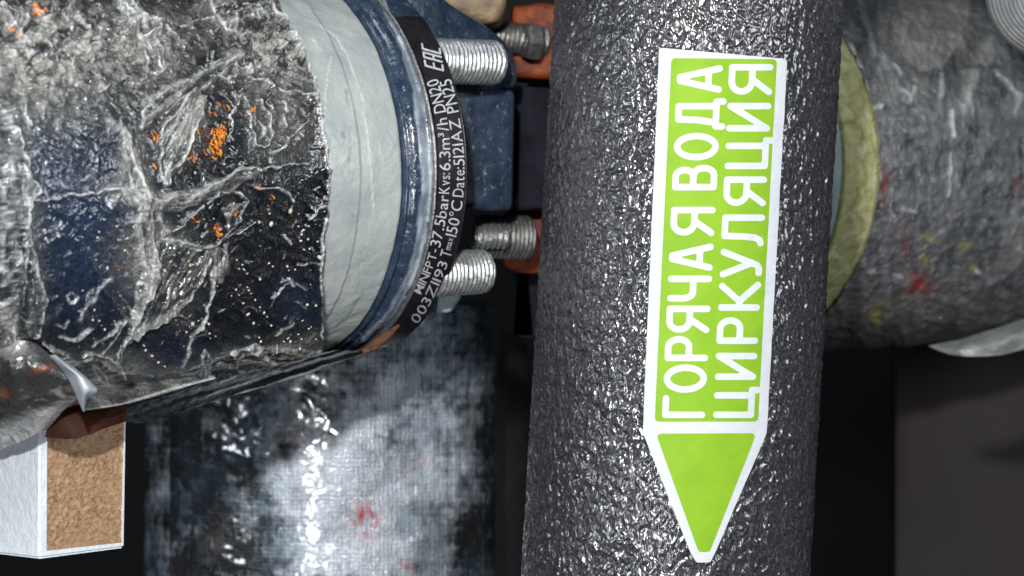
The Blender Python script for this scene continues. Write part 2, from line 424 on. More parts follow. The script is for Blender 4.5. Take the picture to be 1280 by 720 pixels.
def on_foam(V2, off):
    q = fax.hit(V2[:, 0], V2[:, 1], FOAM_R+off); n = q-fax.C-((q-fax.C)@fax.a)[:, None]*fax.a; n /= np.linalg.norm(n, axis=1)[:, None]
    d = .10*fbm(V2[:, 0]*.05, V2[:, 1]*.05, 3, 77)+.05*fbm(V2[:, 0]*.14, V2[:, 1]*.12, 2, 78)+.22*np.exp(-((V2[:, 0]-828)**2+(V2[:, 1]-62)**2)/300.)+.15*np.exp(-((V2[:, 0]-878)**2+(V2[:, 1]-702)**2)/200.)
    return q+n*d[:, None]
def foam_patch(name, sdf, bb, h, off, m, parent, thick=0):
    V2, fc = march(sdf, *bb, h); V = on_foam(V2, off)
    fc = [f[::-1] for f in fc]
    if thick:
        n = len(V); Vb = on_foam(V2, off-thick)
        cnt = {}
        for f in fc:
            for a, b in zip(f, f[1:]+f[:1]): cnt[(a, b)] = 1
        side = [[b, a, a+n, b+n] for (a, b) in cnt if (b, a) not in cnt]
        V = np.vstack([V, Vb]); fc = fc+side
    return link(name, V, fc, m, parent, smooth=(thick == 0))
outline = [(824, 60), (984, 74), (958.5, 541), (886, 704), (872, 704), (803.5, 541)]
inset = [(827, 63), (981, 76.5), (955.5, 540.5), (892, 688), (886, 700), (872, 700), (865, 688), (806.5, 540.5)]
t_st = foam_patch('marker_sticker', lambda X, Y: poly_sdf(X, Y, inset, 3+.35*fbm(X*.04, Y*.04, 3, 2)), (795, 52, 992, 716), 3.0, .52, M_sticker, t_ip, .22)
t_st['label'] = 'white-edged vinyl arrow label with two columns of sideways lettering'
foam_patch('green_field', lambda X, Y: poly_sdf(X, Y, [(843.5, 77), (966.5, 78.5), (943.5, 522.5), (823, 522.5)], 4.5), (812, 66, 978, 534), 3.0, .56, M_green, t_st)
foam_patch('green_arrowhead', lambda X, Y: poly_sdf(X, Y, [(825.5, 546), (940, 545.5), (884.5, 686), (876, 686)], 4), (812, 536, 952, 698), 3.0, .56, M_green, t_st)

def arc(cx, cy, rx, ry, a0, a1, n=10):
    return [(cx+rx*math.cos(math.radians(a0+(a1-a0)*k/n)), cy+ry*math.sin(math.radians(a0+(a1-a0)*k/n))) for k in range(n+1)]
GL = {   # centre lines of the strokes in a unit box (along the reading direction, up)
 'Г': [[(0, 0), (0, 1), (1, 1)]],
 'О': [arc(.5, .5, .5, .5, 0, 360, 28)],
 'Р': [[(0, 0), (0, 1), (.55, 1)]+arc(.6, .72, .4, .28, 90, -90, 12)+[(0, .44)]],
 'Я': [[(1, 0), (1, 1), (.45, 1)]+arc(.42, .73, .4, .27, 90, 270, 12)+[(1, .46)], [(.52, .46), (.0, 0)]],
 'Ч': [[(0, 1), (0, .68)]+arc(.28, .68, .28, .27, 180, 270, 6)+[(1, .41)], [(1, 1), (1, 0)]],
 'А': [[(0, 0), (.42, 1), (.58, 1), (1, 0)], [(.15, .27), (.85, .27)]],
 'В': [[(0, 0), (0, 1), (.55, 1)]+arc(.58, .77, .32, .23, 90, -90, 10)+[(0, .54)], [(.5, .54)]+arc(.62, .27, .38, .27, 90, -90, 10)+[(0, 0)]],
 'Д': [[(-.04, -.14), (-.04, .03), (1.04, .03), (1.04, -.14)], [(.12, .03), (.24, .5), (.27, 1), (.84, 1), (.84, .03)]],
 'Ц': [[(0, 1), (0, 0), (.80, 0)], [(.80, 1), (.80, 0), (1.02, 0), (1.02, -.16)]],
 'И': [[(0, 1), (0, 0), (1, 1), (1, 0)]],
 'К': [[(0, 0), (0, 1)], [(0, .5), (.28, .5), (.95, 1)], [(.28, .5), (1, 0)]],
 'У': [[(0, 1), (.50, .22)], [(1, 1), (.52, .22), (.40, .05), (.26, 0), (.06, 0)]],
 'Л': [[(-.02, .0), (.10, .02), (.20, .15), (.25, .5), (.27, 1), (1, 1), (1, 0)]],
}
def letters(word, rows, tl, bl, wpx, dv=0):
    for ch, (ya, yb) in zip(word, rows):           # ya = end (top), yb = start (bottom) in the picture
        xt = lambda y: tl[0]+tl[1]*y
        xb = lambda y: bl[0]+bl[1]*y
        w2 = wpx/2; strokes = []
        for st in GL[ch]:
            q = []
            for u, v in st:
                y = (yb-w2)+((ya+w2)-(yb-w2))*u
                x = (xb(y)-w2)+((xt(y)+w2)-(xb(y)-w2))*v
                q.append((x, y))
            strokes.append(q)
        def sd(X, Y, strokes=strokes):
            D = np.full(X.shape, 1e9)
            for q in strokes: D = np.minimum(D, seg_dist(X, Y, q)[0])
            return D-w2
        xs = [p[0] for q in strokes for p in q]; ys = [p[1] for q in strokes for p in q]
        foam_patch('letter', sd, (min(xs)-7, min(ys)-7, max(xs)+7, max(ys)+7), 1.15, .60, M_letter, t_st)
letters('ГОРЯЧАЯВОДА', [(494, 522.6), (455.5, 491), (420, 451.5), (382, 416.5), (344.5, 377), (304.5, 338.5), (258.5, 295), (206, 238), (166, 200.5), (124, 161), (81.5, 116)],
        (846+98*18/410, -18/410), (903+98*21/410, -21/410), 8.2)
letters('ЦИРКУЛЯЦИЯ', [(484, 522.6), (441, 475), (396.5, 430), (352, 388.5), (311, 347), (268, 307.5), (220.5, 258), (172, 211.5), (128.5, 164.5), (80, 119)],
        (910.7+99*18.7/404, -18.7/404), (966+99*20/359, -20/359), 8.2)

# ------------------------------------------------------------------ the flanged valve (left middle)
VA = Axis((-25, 50, 34.4), 38, 3.75)
VR = 49.8
t_v = thing('flanged_valve', 'dark blue flanged valve with grey ring, threaded studs and a lettered black rim band', 'valve', VA.C)
def near(ax, px, py, R):
    p = ax.hit(np.array([px]), np.array([py]), R)[0]; return (p-ax.C)@ax.a
def fine_phi():   # dense where the camera looks, coarse behind
    f = np.linspace(-1.75, 1.6, 520); b = np.linspace(1.6, 2*math.pi-1.75, 50)[1:-1]; return np.concatenate([f, b])
def ring_part(name, prof, m, step, fields=None, disp=None, ax=VA, parent=None, phi=None):
    pr = dense(prof, step); t = np.array([p[0] for p in pr]); r = np.array([p[1] for p in pr]); ph = fine_phi() if phi is None else phi
    T, PH = np.meshgrid(t, ph, indexing='ij'); R = np.repeat(r[:, None], len(ph), 1)
    if disp is not None: R = R+disp(T, PH)
    V = ax.pt(T, PH, R).reshape(-1, 3); px, py = proj(V[:, 0], V[:, 1], V[:, 2])
    c = {k: f(px, py) for k, f in fields.items()} if fields else None
    return link(name, V, grid_faces(len(t), len(ph), True), m, parent or t_v, cols=c)
def creases(lines):
    def f(px, py):
        o = np.zeros(len(px))
        wx = px+2.2*fbm(px*.08, py*.08, 3, 60); wy = py+2.2*fbm(px*.08+5, py*.08, 3, 61)
        for pts, wd, s in lines:
            d, _ = seg_dist(wx, wy, pts); o = np.maximum(o, s*np.exp(-(d/wd)**2))
        return o
    return f
SG = -40.3
S_left = -78
g_lines = [([(398, 30), (420, 47), (437, 75), (452, 120), (462, 190), (466, 260)], .8, .9), ([(414, 70), (408, 110), (404, 160)], .8, .8), ([(466, 260), (455, 320), (430, 380), (412, 420)], .7, .35), ([(390, 50), (402, 62)], 1.5, .6)]
g_spots = [([(432, 112), (436, 130)], 1.8, .55), ([(428, 165), (430, 172)], 1.5, .6), ([(436, 185), (437, 200)], 1.6, .5), ([(440, 268), (442, 272)], 1.2, .5), ([(455, 367), (440, 382), (436, 396), (420, 408)], .9, .6), ([(420, 430), (425, 440)], 5, .5)]
ring_part('grey_ring', [(S_left, 30), (S_left, VR-.3), (SG-13.5, VR), (SG-13, VR-.5), (SG-1.2, VR-.5), (SG-.4, VR-1.2), (SG, VR-2.5), (SG, 40)], M_grey, .5,
          {'crease': creases(g_lines), 'pale': creases(g_spots)}, lambda T, PH: .35*fbm(T*.09, PH*5, 3, 30)+.1*fbm(T*.5, PH*20, 3, 31))
def smear(px, py):  # pale reflection streak painted into the blue ring's colour
    wx = px+3.5*fbm(px*.05, py*.03, 3, 140); d, w_ = seg_dist(wx, py, [(470, -20), (506, 60), (521, 110), (530, 170), (534, 230), (529, 290), (514, 345), (488, 392), (455, 425)], [2, 4, 6.5, 7, 7, 7, 6, 5, 3])
    a = sst(1.1, .75, d/w_); d2, _ = seg_dist(wx, py, [(538, 150), (541, 200), (540, 250), (533, 300), (520, 340), (500, 380)])
    a = np.maximum(a, sst(2.4, 1.0, d2)*sst(.42, .55, vn(px*.12, py*.12, 13)))
    return np.clip(a*(.55+.6*sst(.3, .6, vn(px*.1, py*.035, 12))), 0, .95)
ring_part('blue_flange', [(SG+.2, 40), (SG+.2, VR-1.6), (SG+1, VR-.4), (SG+2.2, VR-1.9), (SG+3.4, VR-.7), (SG+4.6, VR-.1), (SG+5.8, VR-.1), (-33.6, VR-.5), (-32.6, VR-1.0), (-31.6, VR+.1), (-31.1, VR-.2), (-21.8, VR-.2), (-21.3, VR-1), (-21.3, 8)], M_blue, .4, {'pale': smear},  # pale reflection streak painted into the colour
          lambda T, PH: np.where(T < -31.5, .28*fbm(T*.25, PH*7, 4, 33), .02*fbm(T*.3, PH*7, 2, 33)))
# lettered band wrapped on the rim
def bandpath(pts):
    q = [pts[0]]
    A = np.array(pts, float)
    t = np.linspace(0, len(A)-1, 400); i = np.clip(t.astype(int), 0, len(A)-2); f = (t-i)[:, None]
    g = np.vstack([2*A[0]-A[1], A, 2*A[-1]-A[-2]]); p0, p1, p2, p3 = g[i], g[i+1], g[i+2], g[i+3]
    return .5*((2*p1)+(-p0+p2)*f+(2*p0-5*p1+4*p2-p3)*f*f+(-p0+3*p1-3*p2+p3)*f**3)
S1, S2 = -30.9, -22.0
def band_mesh():
    ph = np.linspace(-1.25, .80, 300); tt = np.linspace(S1, S2, 34)
    T, PH = np.meshgrid(tt, ph, indexing='ij'); R = VR+.35+.05*fbm(T*.4, PH*10, 2, 4)+.35*sst(.45, .8, PH)*fbm(T*.35, PH*12, 3, 44)
    V = VA.pt(T, PH, R).reshape(-1, 3); Vi = VA.pt(T, PH, R*0+VR-.6).reshape(-1, 3); n = len(V); fc = grid_faces(34, 300)
    rim = [j for j in range(300)]+[i*300+299 for i in range(1, 34)]+[33*300+j for j in range(298, -1, -1)]+[i*300 for i in range(32, 0, -1)]
    fr = np.array([[rim[k], rim[(k+1) % len(rim)], rim[(k+1) % len(rim)]+n, rim[k]+n] for k in range(len(rim))])
    return link('lettered_band', np.vstack([V, Vi]), np.vstack([fc, fr]), M_black, t_v)
band = band_mesh()
ring_part('silver_bead', [(S1-1.1, VR-.3), (S1-1.0, VR+.4), (S1-.6, VR+.75), (S1-.2, VR+.4), (S1-.1, VR-.3)], M_dullzinc, .3, None, lambda T, PH: .1*fbm(T*.5, PH*12, 2, 7))
row1 = bandpath([(516, 376), (529, 350), (537, 330), (543, 310), (548.5, 285), (554, 250), (556, 210), (555, 175), (551, 145), (545, 118), (538, 95), (530, 75)])
row2 = bandpath([(506, 416), (522, 395), (536, 371), (548, 344), (556, 322), (564, 292), (570, 262), (573, 235), (573.5, 200), (570, 165), (564, 130), (556, 100), (548, 78)])
M_text = simple('white_band_print', (.62, .63, .66), (.42, .43, .47), .6, .4, bumpd=0)
GLY = {}
def glyph(ch):
    if ch not in GLY:
        cu = bpy.data.curves.new('glyph', 'FONT'); cu.body = ch; cu.size = 1; cu.offset = .002; cu.resolution_u = 4
        o = bpy.data.objects.new('glyph', cu); COL.objects.link(o)
        dg = bpy.context.evaluated_depsgraph_get(); dg.update()
        me = bpy.data.meshes.new_from_object(o.evaluated_get(dg))
        v = np.array([p.co[:2] for p in me.vertices]); f = [list(p.vertices) for p in me.polygons]
        bpy.data.objects.remove(o); bpy.data.curves.remove(cu); bpy.data.meshes.remove(me)
        GLY[ch] = (v, f)
    return GLY[ch]
def put_text(text, path, y0, y1, cap, shift=0):
    adv = []; x = 0
    for ch in text:
        v, f = glyph(ch); adv.append((ch, x-v[:, 0].min())); x += (v[:, 0].max()-v[:, 0].min())+.09
    total = x-.09
    ylist = path[:, 1]; s = np.concatenate([[0], np.cumsum(np.hypot(*np.diff(path, axis=0).T))])
    s0, s1 = np.interp(-y0, -ylist, s), np.interp(-y1, -ylist, s); k = (s1-s0)/total; kh = cap/.70
    tan = np.gradient(path, axis=0); tan /= np.linalg.norm(tan, axis=1)[:, None]
    for ch, off in adv:
        v, f = glyph(ch); ss = s0+(v[:, 0]+off)*k
        cx = np.interp(ss, s, path[:, 0]); cy = np.interp(ss, s, path[:, 1]); tx = np.interp(ss, s, tan[:, 0]); ty = np.interp(ss, s, tan[:, 1])
        hgt = (v[:, 1]-.35)*kh+shift
        X = cx+ty*hgt; Y = cy-tx*hgt
        V = VA.hit(X, Y, VR+.52)
        link('character', V, f, M_text, band, smooth=False)
for a in (('MINFPT-', row1, 366, 311, 11), ('37.5bar', row1, 308, 244, 13.5), ('Kvs:', row1, 242, 216, 13.5), ('6.3m³/h', row1, 213, 148, 14), ('DN20', row1, 141, 100, 15),
          ('003Z1193', row2, 402, 327, 12), ('T', row2, 321, 313, 14), ('max', row2, 312, 297, 8), ('150°C', row2, 295, 251, 14), ('Date:', row2, 246, 209, 14), ('5121AZ', row2, 207, 149, 14), ('PN25', row2, 141, 100, 15)):
    put_text(*a)
def eac():
    # square conformity mark, turned like the text (drawn upright in a unit box, then laid on the band)
    st = [[(.24, 1), (0, 1), (0, 0), (.24, 0)], [(0, .5), (.22, .5)], [(.40, 0), (.40, 1), (.62, 1), (.62, 0)], [(.40, .45), (.62, .45)], [(1, 1), (.78, 1), (.78, 0), (1, 0)]]
    q = [[((532+22*(1-v))-4.5*u+0, 86-27*u+6*(1-v)-4) for u, v in s] for s in st]
    def sd(X, Y):
        D = np.full(X.shape, 1e9)
        for s in q: D = np.minimum(D, seg_dist(X, Y, s)[0])
        return D-1.25
    V2, fc = march(sd, 520, 45, 562, 100, .7)
    link('conformity_mark', VA.hit(V2[:, 0], V2[:, 1], VR+.55), [f[::-1] for f in fc], M_text, band, smooth=False)
eac()
# threaded studs
def stud(name, p, d, L, r, m, parent, pitch=1.75, h=.75, tip=1):
    q = np.array(p, float)+np.array(d, float)*L
    ax, L = axis_between(p, q); tt = np.arange(0, L+.001, .15); ph = np.linspace(0, 2*math.pi, 56, endpoint=False)
    T, PH = np.meshgrid(tt, ph, indexing='ij'); x = (T/pitch-PH/(2*math.pi)+.18*np.round(np.sin(PH))*0+.22*fbm(T*.35, np.cos(PH)*3, 2, 6)) % 1
    R = r-h*np.abs(2*x-1)**.8
    e = np.clip((L-T)/2.2, 0, 1); R = np.minimum(R, r*(.74+.26*np.sqrt(1-(1-e)**2)))
    R = R+.22*fbm(T*.9, PH*5, 4, 5+int(L*3))
    V = ax.pt(T, PH, R); V = np.concatenate([V.reshape(-1, 3), [ax.C+ax.a*L*1.004, ax.C]]); n = len(ph); N = len(tt)*n
    fc = grid_faces(len(tt), n, True).tolist()+[[(len(tt)-1)*n+j, (len(tt)-1)*n+(j+1) % n, N] for j in range(n)]+[[(j+1) % n, j, N+1] for j in range(n)]
    return link(name, V, fc, m, parent)
def from_axis(ax, s, dn, z): return ax.C+s*ax.a+dn*ax.n+np.array([0, 0, z])
a38 = VA.a
p1 = np.array(P(538, 76, 8)); p2 = np.array(P(529, 344, 8))
dflat = np.array([.80, .595, .0]); dflat /= np.linalg.norm(dflat)
for p_, d_, L_ in ((p1, np.array([.80, .595, .03]), 21), (p2, np.array([.80, .595, .06]), 19.5)):
    k_ = (-23.0-(p_-VA.C)@VA.a)/(d_@VA.a)
    stud('stud', p_+d_*k_, d_, L_-k_, 5.9, M_zinc, t_v, 1.3, .6)
# blue lugs behind the band, body block, neck
pbox('valve_body', [(560, 262), (640, 262), (643, 112), (560, 100)], [28, 34, 34, 28], 60, M_blue, t_v, 1.6)
pbox('body_neck', [(636, 264), (705, 260), (705, 110), (636, 106)], 62, 40, M_dark, t_v, 1.2)
def prism(name, poly, Y, depth, m, parent, bev=1.2):
    bm = bmesh.new(); f = [bm.verts.new(P(x, y, Y if not callable(Y) else Y(x, y))*MM) for x, y in poly]; g = [bm.verts.new(v.co+Vector((0, depth*MM, 0))) for v in f]
    bm.faces.new(f); bm.faces.new(g[::-1]); n = len(f)
    for i in range(n): bm.faces.new([f[i], g[i], g[(i+1) % n], f[(i+1) % n]])
    bmesh.ops.recalc_face_normals(bm, faces=bm.faces)
    if bev: bmesh.ops.bevel(bm, geom=bm.edges[:], offset=bev*MM, segments=3, affect='EDGES', profile=.5)
    me = bpy.data.meshes.new(name); bm.to_mesh(me); bm.free(); me.materials.append(m)
    o = bpy.data.objects.new(name, me); COL.objects.link(o); o.parent = parent
    off = Vector((0, 0, 0)); r = parent
    while r is not None: off += r.location; r = r.parent
    me.transform(Matrix.Translation(-off)); return o
prism('flange_lug', [(505, 118), (505, -40), (530, -30), (556, 0), (600, 27), (624, 44), (640, 63), (646, 84), (646, 108), (620, 112)], lambda x, y: 24+(x-560)*.12, 22, M_blue, t_v, 2.0)
prism('packing_block', [(540, -60), (640, -60), (634, -5), (629, 22), (612, 31), (592, 26), (545, 4)], 50, 26, M_tan, t_v, 2.2)
prism('nut_corner', [(545, 391), (563, 391), (577, 371), (575, 352), (548, 352)], 26, 10, M_pale, t_v, .9)
# rust-coloured reflection under the rim, built as a coloured plate
prism('reflection_patch', [(450, 438), (478, 415), (496, 402), (501, 407), (487, 424), (468, 439), (456, 443)], 12, 3, M_rustrefl, t_v, .5)

# ------------------------------------------------------------------ orange counter flange behind
t_o = thing('orange_flange', 'orange-primed flange lugs with studs and nuts seen between blue valve and foam pipe', 'flange', P(660, 180, 90))
prism('flange_lug', [(638, 96), (712, 100), (712, 10), (688, 4), (672, 2), (655, 7), (639, 6)], 78, 20, M_orange, t_o, 1.6)
prism('flange_lug', [(632, 264), (712, 260), (712, 338), (658, 342), (640, 338), (628, 330)], 78, 20, M_orange, t_o, 1.6)
prism('flange_web', [(640, 420), (712, 420), (712, -60), (700, -60), (700, 90), (660, 100), (650, 250), (636, 335), (652, 370), (664, 420)], 99, 8, M_dark, t_o, .5)
stud('stud', np.array(P(682, 52, 78)), np.array([-.93, -.36, .06]), 16.5, 4.6, M_dullzinc, t_o, 1.5, .6)
stud('stud', np.array(P(634, 297, 52)), np.array([-.93, -.30, .0]), 10.5, 3.3, M_zinc, t_o, 1.5, .6)
def nut(px, py, Y, r, ln, rot=0, m=M_dullzinc):
    ax, L = axis_between(np.array(P(px, py, Y)), np.array(P(px, py, Y))+np.array([.9, .38, 0])*ln)
    ph = np.linspace(0, 2*math.pi, 72, endpoint=False); pr = [(0, 2.5), (0, r*.86), (.7, r), (ln-.7, r), (ln, r*.86), (ln, 2.5)]
    T, PH = np.meshgrid([p[0] for p in pr], ph, indexing='ij'); a = (PH+rot) % (math.pi/3)-math.pi/6
    R = np.array([p[1] for p in pr])[:, None]*(.88/np.maximum(np.cos(a), .88)) 
    return link('nut', ax.pt(T, PH, R).reshape(-1, 3), grid_faces(len(pr), 72, True), m, t_o, smooth=False)
nut(655, 51, 70, 5.4, 4.5, .2)
stud('stud', np.array(P(598, 296, 56)), np.array([.93, .36, 0]), 15.5, 6.1, M_dullzinc, t_o, 1.3, .5)

# ------------------------------------------------------------------ left wrapped pipe
t_l = thing('wrapped_pipe', 'fat horizontal pipe at left wrapped in wrinkled clear film over black tape', 'pipe', VA.C-110*VA.a)
S0 = near(VA, 408, 230, VR+1)      # right edge of the wrap
def LRf(t, ph=0):
    mid = np.interp(t, [-230, -170, -130, -105, -88, -70, -20], [64, 63, 60, 56.5, 53.5, 51.2, 50.9])
    low = np.interp(t, [-230, -150, -125, -89, -77, -56, -27, -20], [64, 64.5, 64, 61.7, 59.9, 56.6, 51.2, 50.9])
    k = sst(.35, 1.25, -np.asarray(ph, float)); return mid*(1-k)+low*k
cr = [  # (polyline, width px, whiteness, height mm)
 ([(0, 130), (18, 158), (30, 195), (40, 225), (48, 240), (36, 252), (33, 262), (38, 300), (42, 330), (50, 360), (58, 378), (52, 400), (45, 422)], 1.7, .95, .9),
 ([(35, 252), (70, 247), (110, 240), (148, 236)], 1.3, .75, .5),
 ([(148, 236), (175, 245), (205, 248), (235, 243), (270, 228), (300, 213), (330, 209), (385, 204)], 1.5, .6, .6),
 ([(165, 250), (200, 250), (245, 240), (275, 228)], 5.5, .45, 1.0),
 ([(50, 230), (60, 250), (62, 262)], .9, .6, .3),
 ([(135, 150), (155, 165), (165, 190), (172, 215), (177, 240), (180, 262), (170, 285), (175, 310), (182, 340), (180, 365)], 5.0, .45, .9),
 ([(155, 160), (165, 195), (176, 235)], 1.2, .8, .4),
 ([(145, 0), (160, 18), (175, 25), (200, 30), (198, 38), (180, 46)], 1.8, .95, 1.0),
 ([(160, 5), (180, 25)], 6, .55, .8), ([(182, 46), (190, 40), (203, 70), (206, 85), (196, 94)], 1.2, .8, .5),
 ([(190, 45), (200, 85)], 9, .38, .4), ([(160, 28), (178, 30)], 3.5, .85, .8),
 ([(210, 34), (222, 44), (230, 54)], 1.0, .8, .5),
 ([(180, 128), (210, 112), (240, 100), (262, 88), (290, 74)], 5.0, .5, 1.1), ([(262, 88), (290, 76), (302, 82), (316, 84)], 1.3, .7, .5),
 ([(290, 74), (300, 88), (295, 96), (280, 97), (268, 92)], 1.2, .75, .5), ([(308, 96), (335, 101), (350, 113), (380, 117), (396, 117)], 1.3, .75, .5),
 ([(240, 112), (225, 135), (205, 160), (203, 175)], 1.5, .75, .9), ([(252, 122), (250, 148), (240, 165), (232, 190), (222, 205), (208, 228)], 2.0, .9, 1.1),
 ([(245, 130), (230, 150), (215, 180)], 4.5, .5, .6),
 ([(275, 115), (292, 132), (288, 170)], .9, .8, .4), ([(304, 116), (292, 140), (288, 168), (294, 172)], .9, .7, .3),
 ([(325, 125), (338, 148), (341, 162), (335, 182), (327, 186), (318, 178), (315, 160), (311, 140)], 1.3, .75, .7),
 ([(325, 152), (332, 160), (326, 170)], 2.2, .7, .5), ([(385, 148), (375, 160), (360, 178), (342, 190)], 1.5, .55, .6),
 ([(355, 145), (357, 160)], 1.5, .8, .5), ([(354, 128), (360, 140)], 1.1, .9, .4),
 ([(275, 238), (300, 240), (310, 252), (300, 275), (285, 290), (265, 305), (248, 312)], 1.3, .75, .8), ([(270, 240), (262, 255)], 1.2, .7, .4),
 ([(320, 235), (345, 233), (360, 240), (368, 252)], 1.6, .7, .7), ([(245, 312), (275, 300), (300, 290), (320, 280)], 1.3, .6, .6),
 ([(200, 296), (235, 302), (262, 310)], 1.6, .7, .6), ([(214, 290), (235, 275), (255, 260)], 1.1, .75, .5), ([(180, 240), (210, 290)], 4, .4, .6),
 ([(185, 262), (190, 290), (196, 320), (190, 345), (178, 375), (165, 400), (158, 425), (142, 450)], 1.8, .6, .9),
 ([(196, 320), (180, 360), (165, 405)], 5.5, .35, .7), ([(165, 415), (200, 402), (222, 388), (240, 370), (252, 345), (262, 325)], 1.9, .7, 1.0),
 ([(165, 412), (205, 395), (232, 375)], 5.0, .33, .8), ([(148, 452), (158, 430), (172, 410)], 1.3, .7, .6),
 ([(284, 305), (283, 325), (275, 350)], 3.0, .5, .9), ([(266, 352), (262, 372), (256, 395), (250, 408)], 2.2, .75, 1.0), ([(248, 408), (238, 430), (230, 458)], 2.4, .6, .9),
 ([(215, 392), (230, 397), (236, 392)], 1.0, .6, .4), ([(98, 398), (115, 375), (128, 355), (138, 345)], 2.5, .42, .8),
 ([(75, 422), (90, 425), (100, 418), (115, 410)], 2.2, .65, .7), ([(115, 432), (132, 420), (148, 405)], 2.0, .55, .7), ([(128, 442), (142, 424), (155, 400)], 1.5, .55, .6),
 ([(70, 405), (80, 412), (86, 402)], 1.6, .5, .5), ([(82, 368), (92, 364), (98, 372), (92, 380), (84, 376), (82, 368)], 1.2, .6, .5),
 ([(86, 380), (97, 376)], .9, .6, .3), ([(100, 445), (118, 441), (138, 446), (150, 458), (156, 478)], 1.6, .75, .8), ([(52, 430), (70, 444), (85, 455)], 1.5, .6, .6),
 ([(338, 373), (350, 360), (362, 353), (385, 362)], 1.1, .65, .6), ([(352, 352), (360, 350), (368, 360)], 1.5, .7, .4), ([(385, 275), (395, 262), (405, 258)], 1.3, .6, .6),
 ([(355, 295), (363, 304)], 1.2, .75, .5), ([(370, 330), (385, 328), (400, 330)], 1.4, .45, .6), ([(344, 418), (352, 412), (365, 405)], 2.2, .6, .6),
 ([(0, 70), (12, 82), (22, 92)], .5, .1, .3), ([(2, 10), (20, 30), (35, 55), (22, 35)], 2.0, .5, 1.2),
 ([(52, 25), (62, 20), (68, 8)], 1.3, .6, .6), ([(85, 5), (100, 22), (112, 38)], 1.3, .6, .7), ([(95, 20), (110, 38)], .9, .7, .4), ([(0, 10), (20, 14), (38, 24), (50, 26)], 1.2, .55, .5),
 ([(292, 20), (296, 32)], 1.6, .8, .7), ([(305, 8), (325, 8), (328, 14)], 1.4, .7, .6), ([(322, 14), (324, 20)], 2.0, .95, .7), ([(225, 30), (255, 26), (268, 22)], 1.3, .6, .5),
 ([(340, 4), (365, 40), (380, 62), (390, 90), (396, 115), (402, 145), (406, 185), (412, 222), (411, 250), (403, 300), (402, 350), (404, 420), (404, 447)], 1.9, .9, .9),
 ([(364, 42), (380, 66)], 3.5, 1, 1.0), ([(396, 122), (410, 215)], 2.4, .8, .7),
 ([(34, 128), (35, 150), (40, 160)], 1.4, .55, .6), ([(26, 178), (42, 178)], .8, .6, .3),
]
FOLDS = [([(138, -20), (160, -20), (178, 16), (203, 31), (201, 41), (183, 46), (207, 84), (197, 96), (184, 88), (178, 50), (163, 28), (148, 8)], 1.0),
 ([(176, 140), (198, 120), (238, 100), (285, 70), (293, 79), (256, 108), (225, 124), (190, 152), (176, 158)], .75),
 ([(238, 116), (252, 121), (248, 150), (234, 190), (214, 218), (205, 232), (200, 215), (202, 180), (214, 158)], .8),
 ([(255, -20), (345, -20), (335, 12), (318, 12), (300, 24), (292, 38), (284, 34), (270, 18)], .95),
 ([(150, 236), (205, 244), (240, 238), (280, 222), (320, 208), (332, 212), (290, 236), (244, 256), (205, 264), (178, 260)], .75),
 ([(148, 148), (165, 148), (178, 190), (186, 240), (188, 300), (193, 345), (182, 345), (172, 262), (158, 200)], .7),
 ([(163, 420), (184, 345), (198, 300), (215, 302), (262, 314), (255, 345), (228, 382), (200, 402)], .30),
 ([(172, 350), (192, 318), (200, 330), (182, 385), (166, 405)], .55),
 ([(262, 305), (284, 312), (276, 345), (262, 372), (268, 330)], .40),
 ([(60, 432), (98, 452), (118, 446), (150, 466), (200, 470), (240, 462), (285, 442), (325, 436), (404, 440), (404, 455), (104, 520), (76, 458)], .40),
 ([(112, 452), (135, 470), (150, 495), (140, 500), (122, 470)], .9),
 ([(290, 440), (318, 430), (345, 455), (300, 466)], .8),
 ([(252, 446), (258, 440), (266, 470), (250, 478)], .8),
 ([(-20, 160), (22, 160), (40, 230), (34, 262), (40, 330), (56, 380), (46, 420), (-20, 410)], .32),
 ([(-20, 380), (5, 375), (22, 415), (24, 430), (-20, 430)], 1.0),
 ([(280, 262), (308, 254), (300, 276), (284, 288)], .4),
 ([(78, 423), (98, 424), (104, 416), (112, 412), (106, 422), (96, 428), (82, 428)], .7)]
def rand_lines():
    o = []
    for k in range(190):      # short crinkles everywhere, most in the matt upper part
        x = rnd.uniform(0, 400); y = rnd.uniform(0, 450) if k % 3 else rnd.uniform(0, 110); a = rnd.uniform(-1.4, 1.0); pts = [(x, y)]
        for j in range(rnd.randint(1, 3)):
            a += rnd.uniform(-.7, .7); l = rnd.uniform(3, 8); x += l*math.cos(a); y += l*math.sin(a); pts.append((x, y))
        o.append((pts, rnd.uniform(.6, 1.1), rnd.uniform(.25, .6), rnd.uniform(.15, .4)))
    for k in range(26):       # woven threads at the far left
        y = 150+k*10.5+rnd.uniform(-3, 3); x1 = 40 if y < 380 else 50
        x0 = rnd.uniform(-5, 12); o.append(([(x0, y), (min(x1, x0+rnd.uniform(15, 40)), y+rnd.uniform(-2, 1))], .8, rnd.uniform(.3, .7), .25))
    for x in (3, 12, 13, 24, 31):
        y0 = rnd.uniform(170, 240); o.append(([(x, y0), (x+rnd.uniform(-2, 2), y0+70), (x-2, y0+rnd.uniform(120, 170))], .9, .6, .3))
    return o
CR = cr+rand_lines()
def blob(px, py, cx, cy, rx, ry, s, rot=0):
    c, n = math.cos(math.radians(rot)), math.sin(math.radians(rot)); dx, dy = px-cx, py-cy
    return s*np.exp(-(((dx*c+dy*n)/rx)**2+((-dx*n+dy*c)/ry)**2))
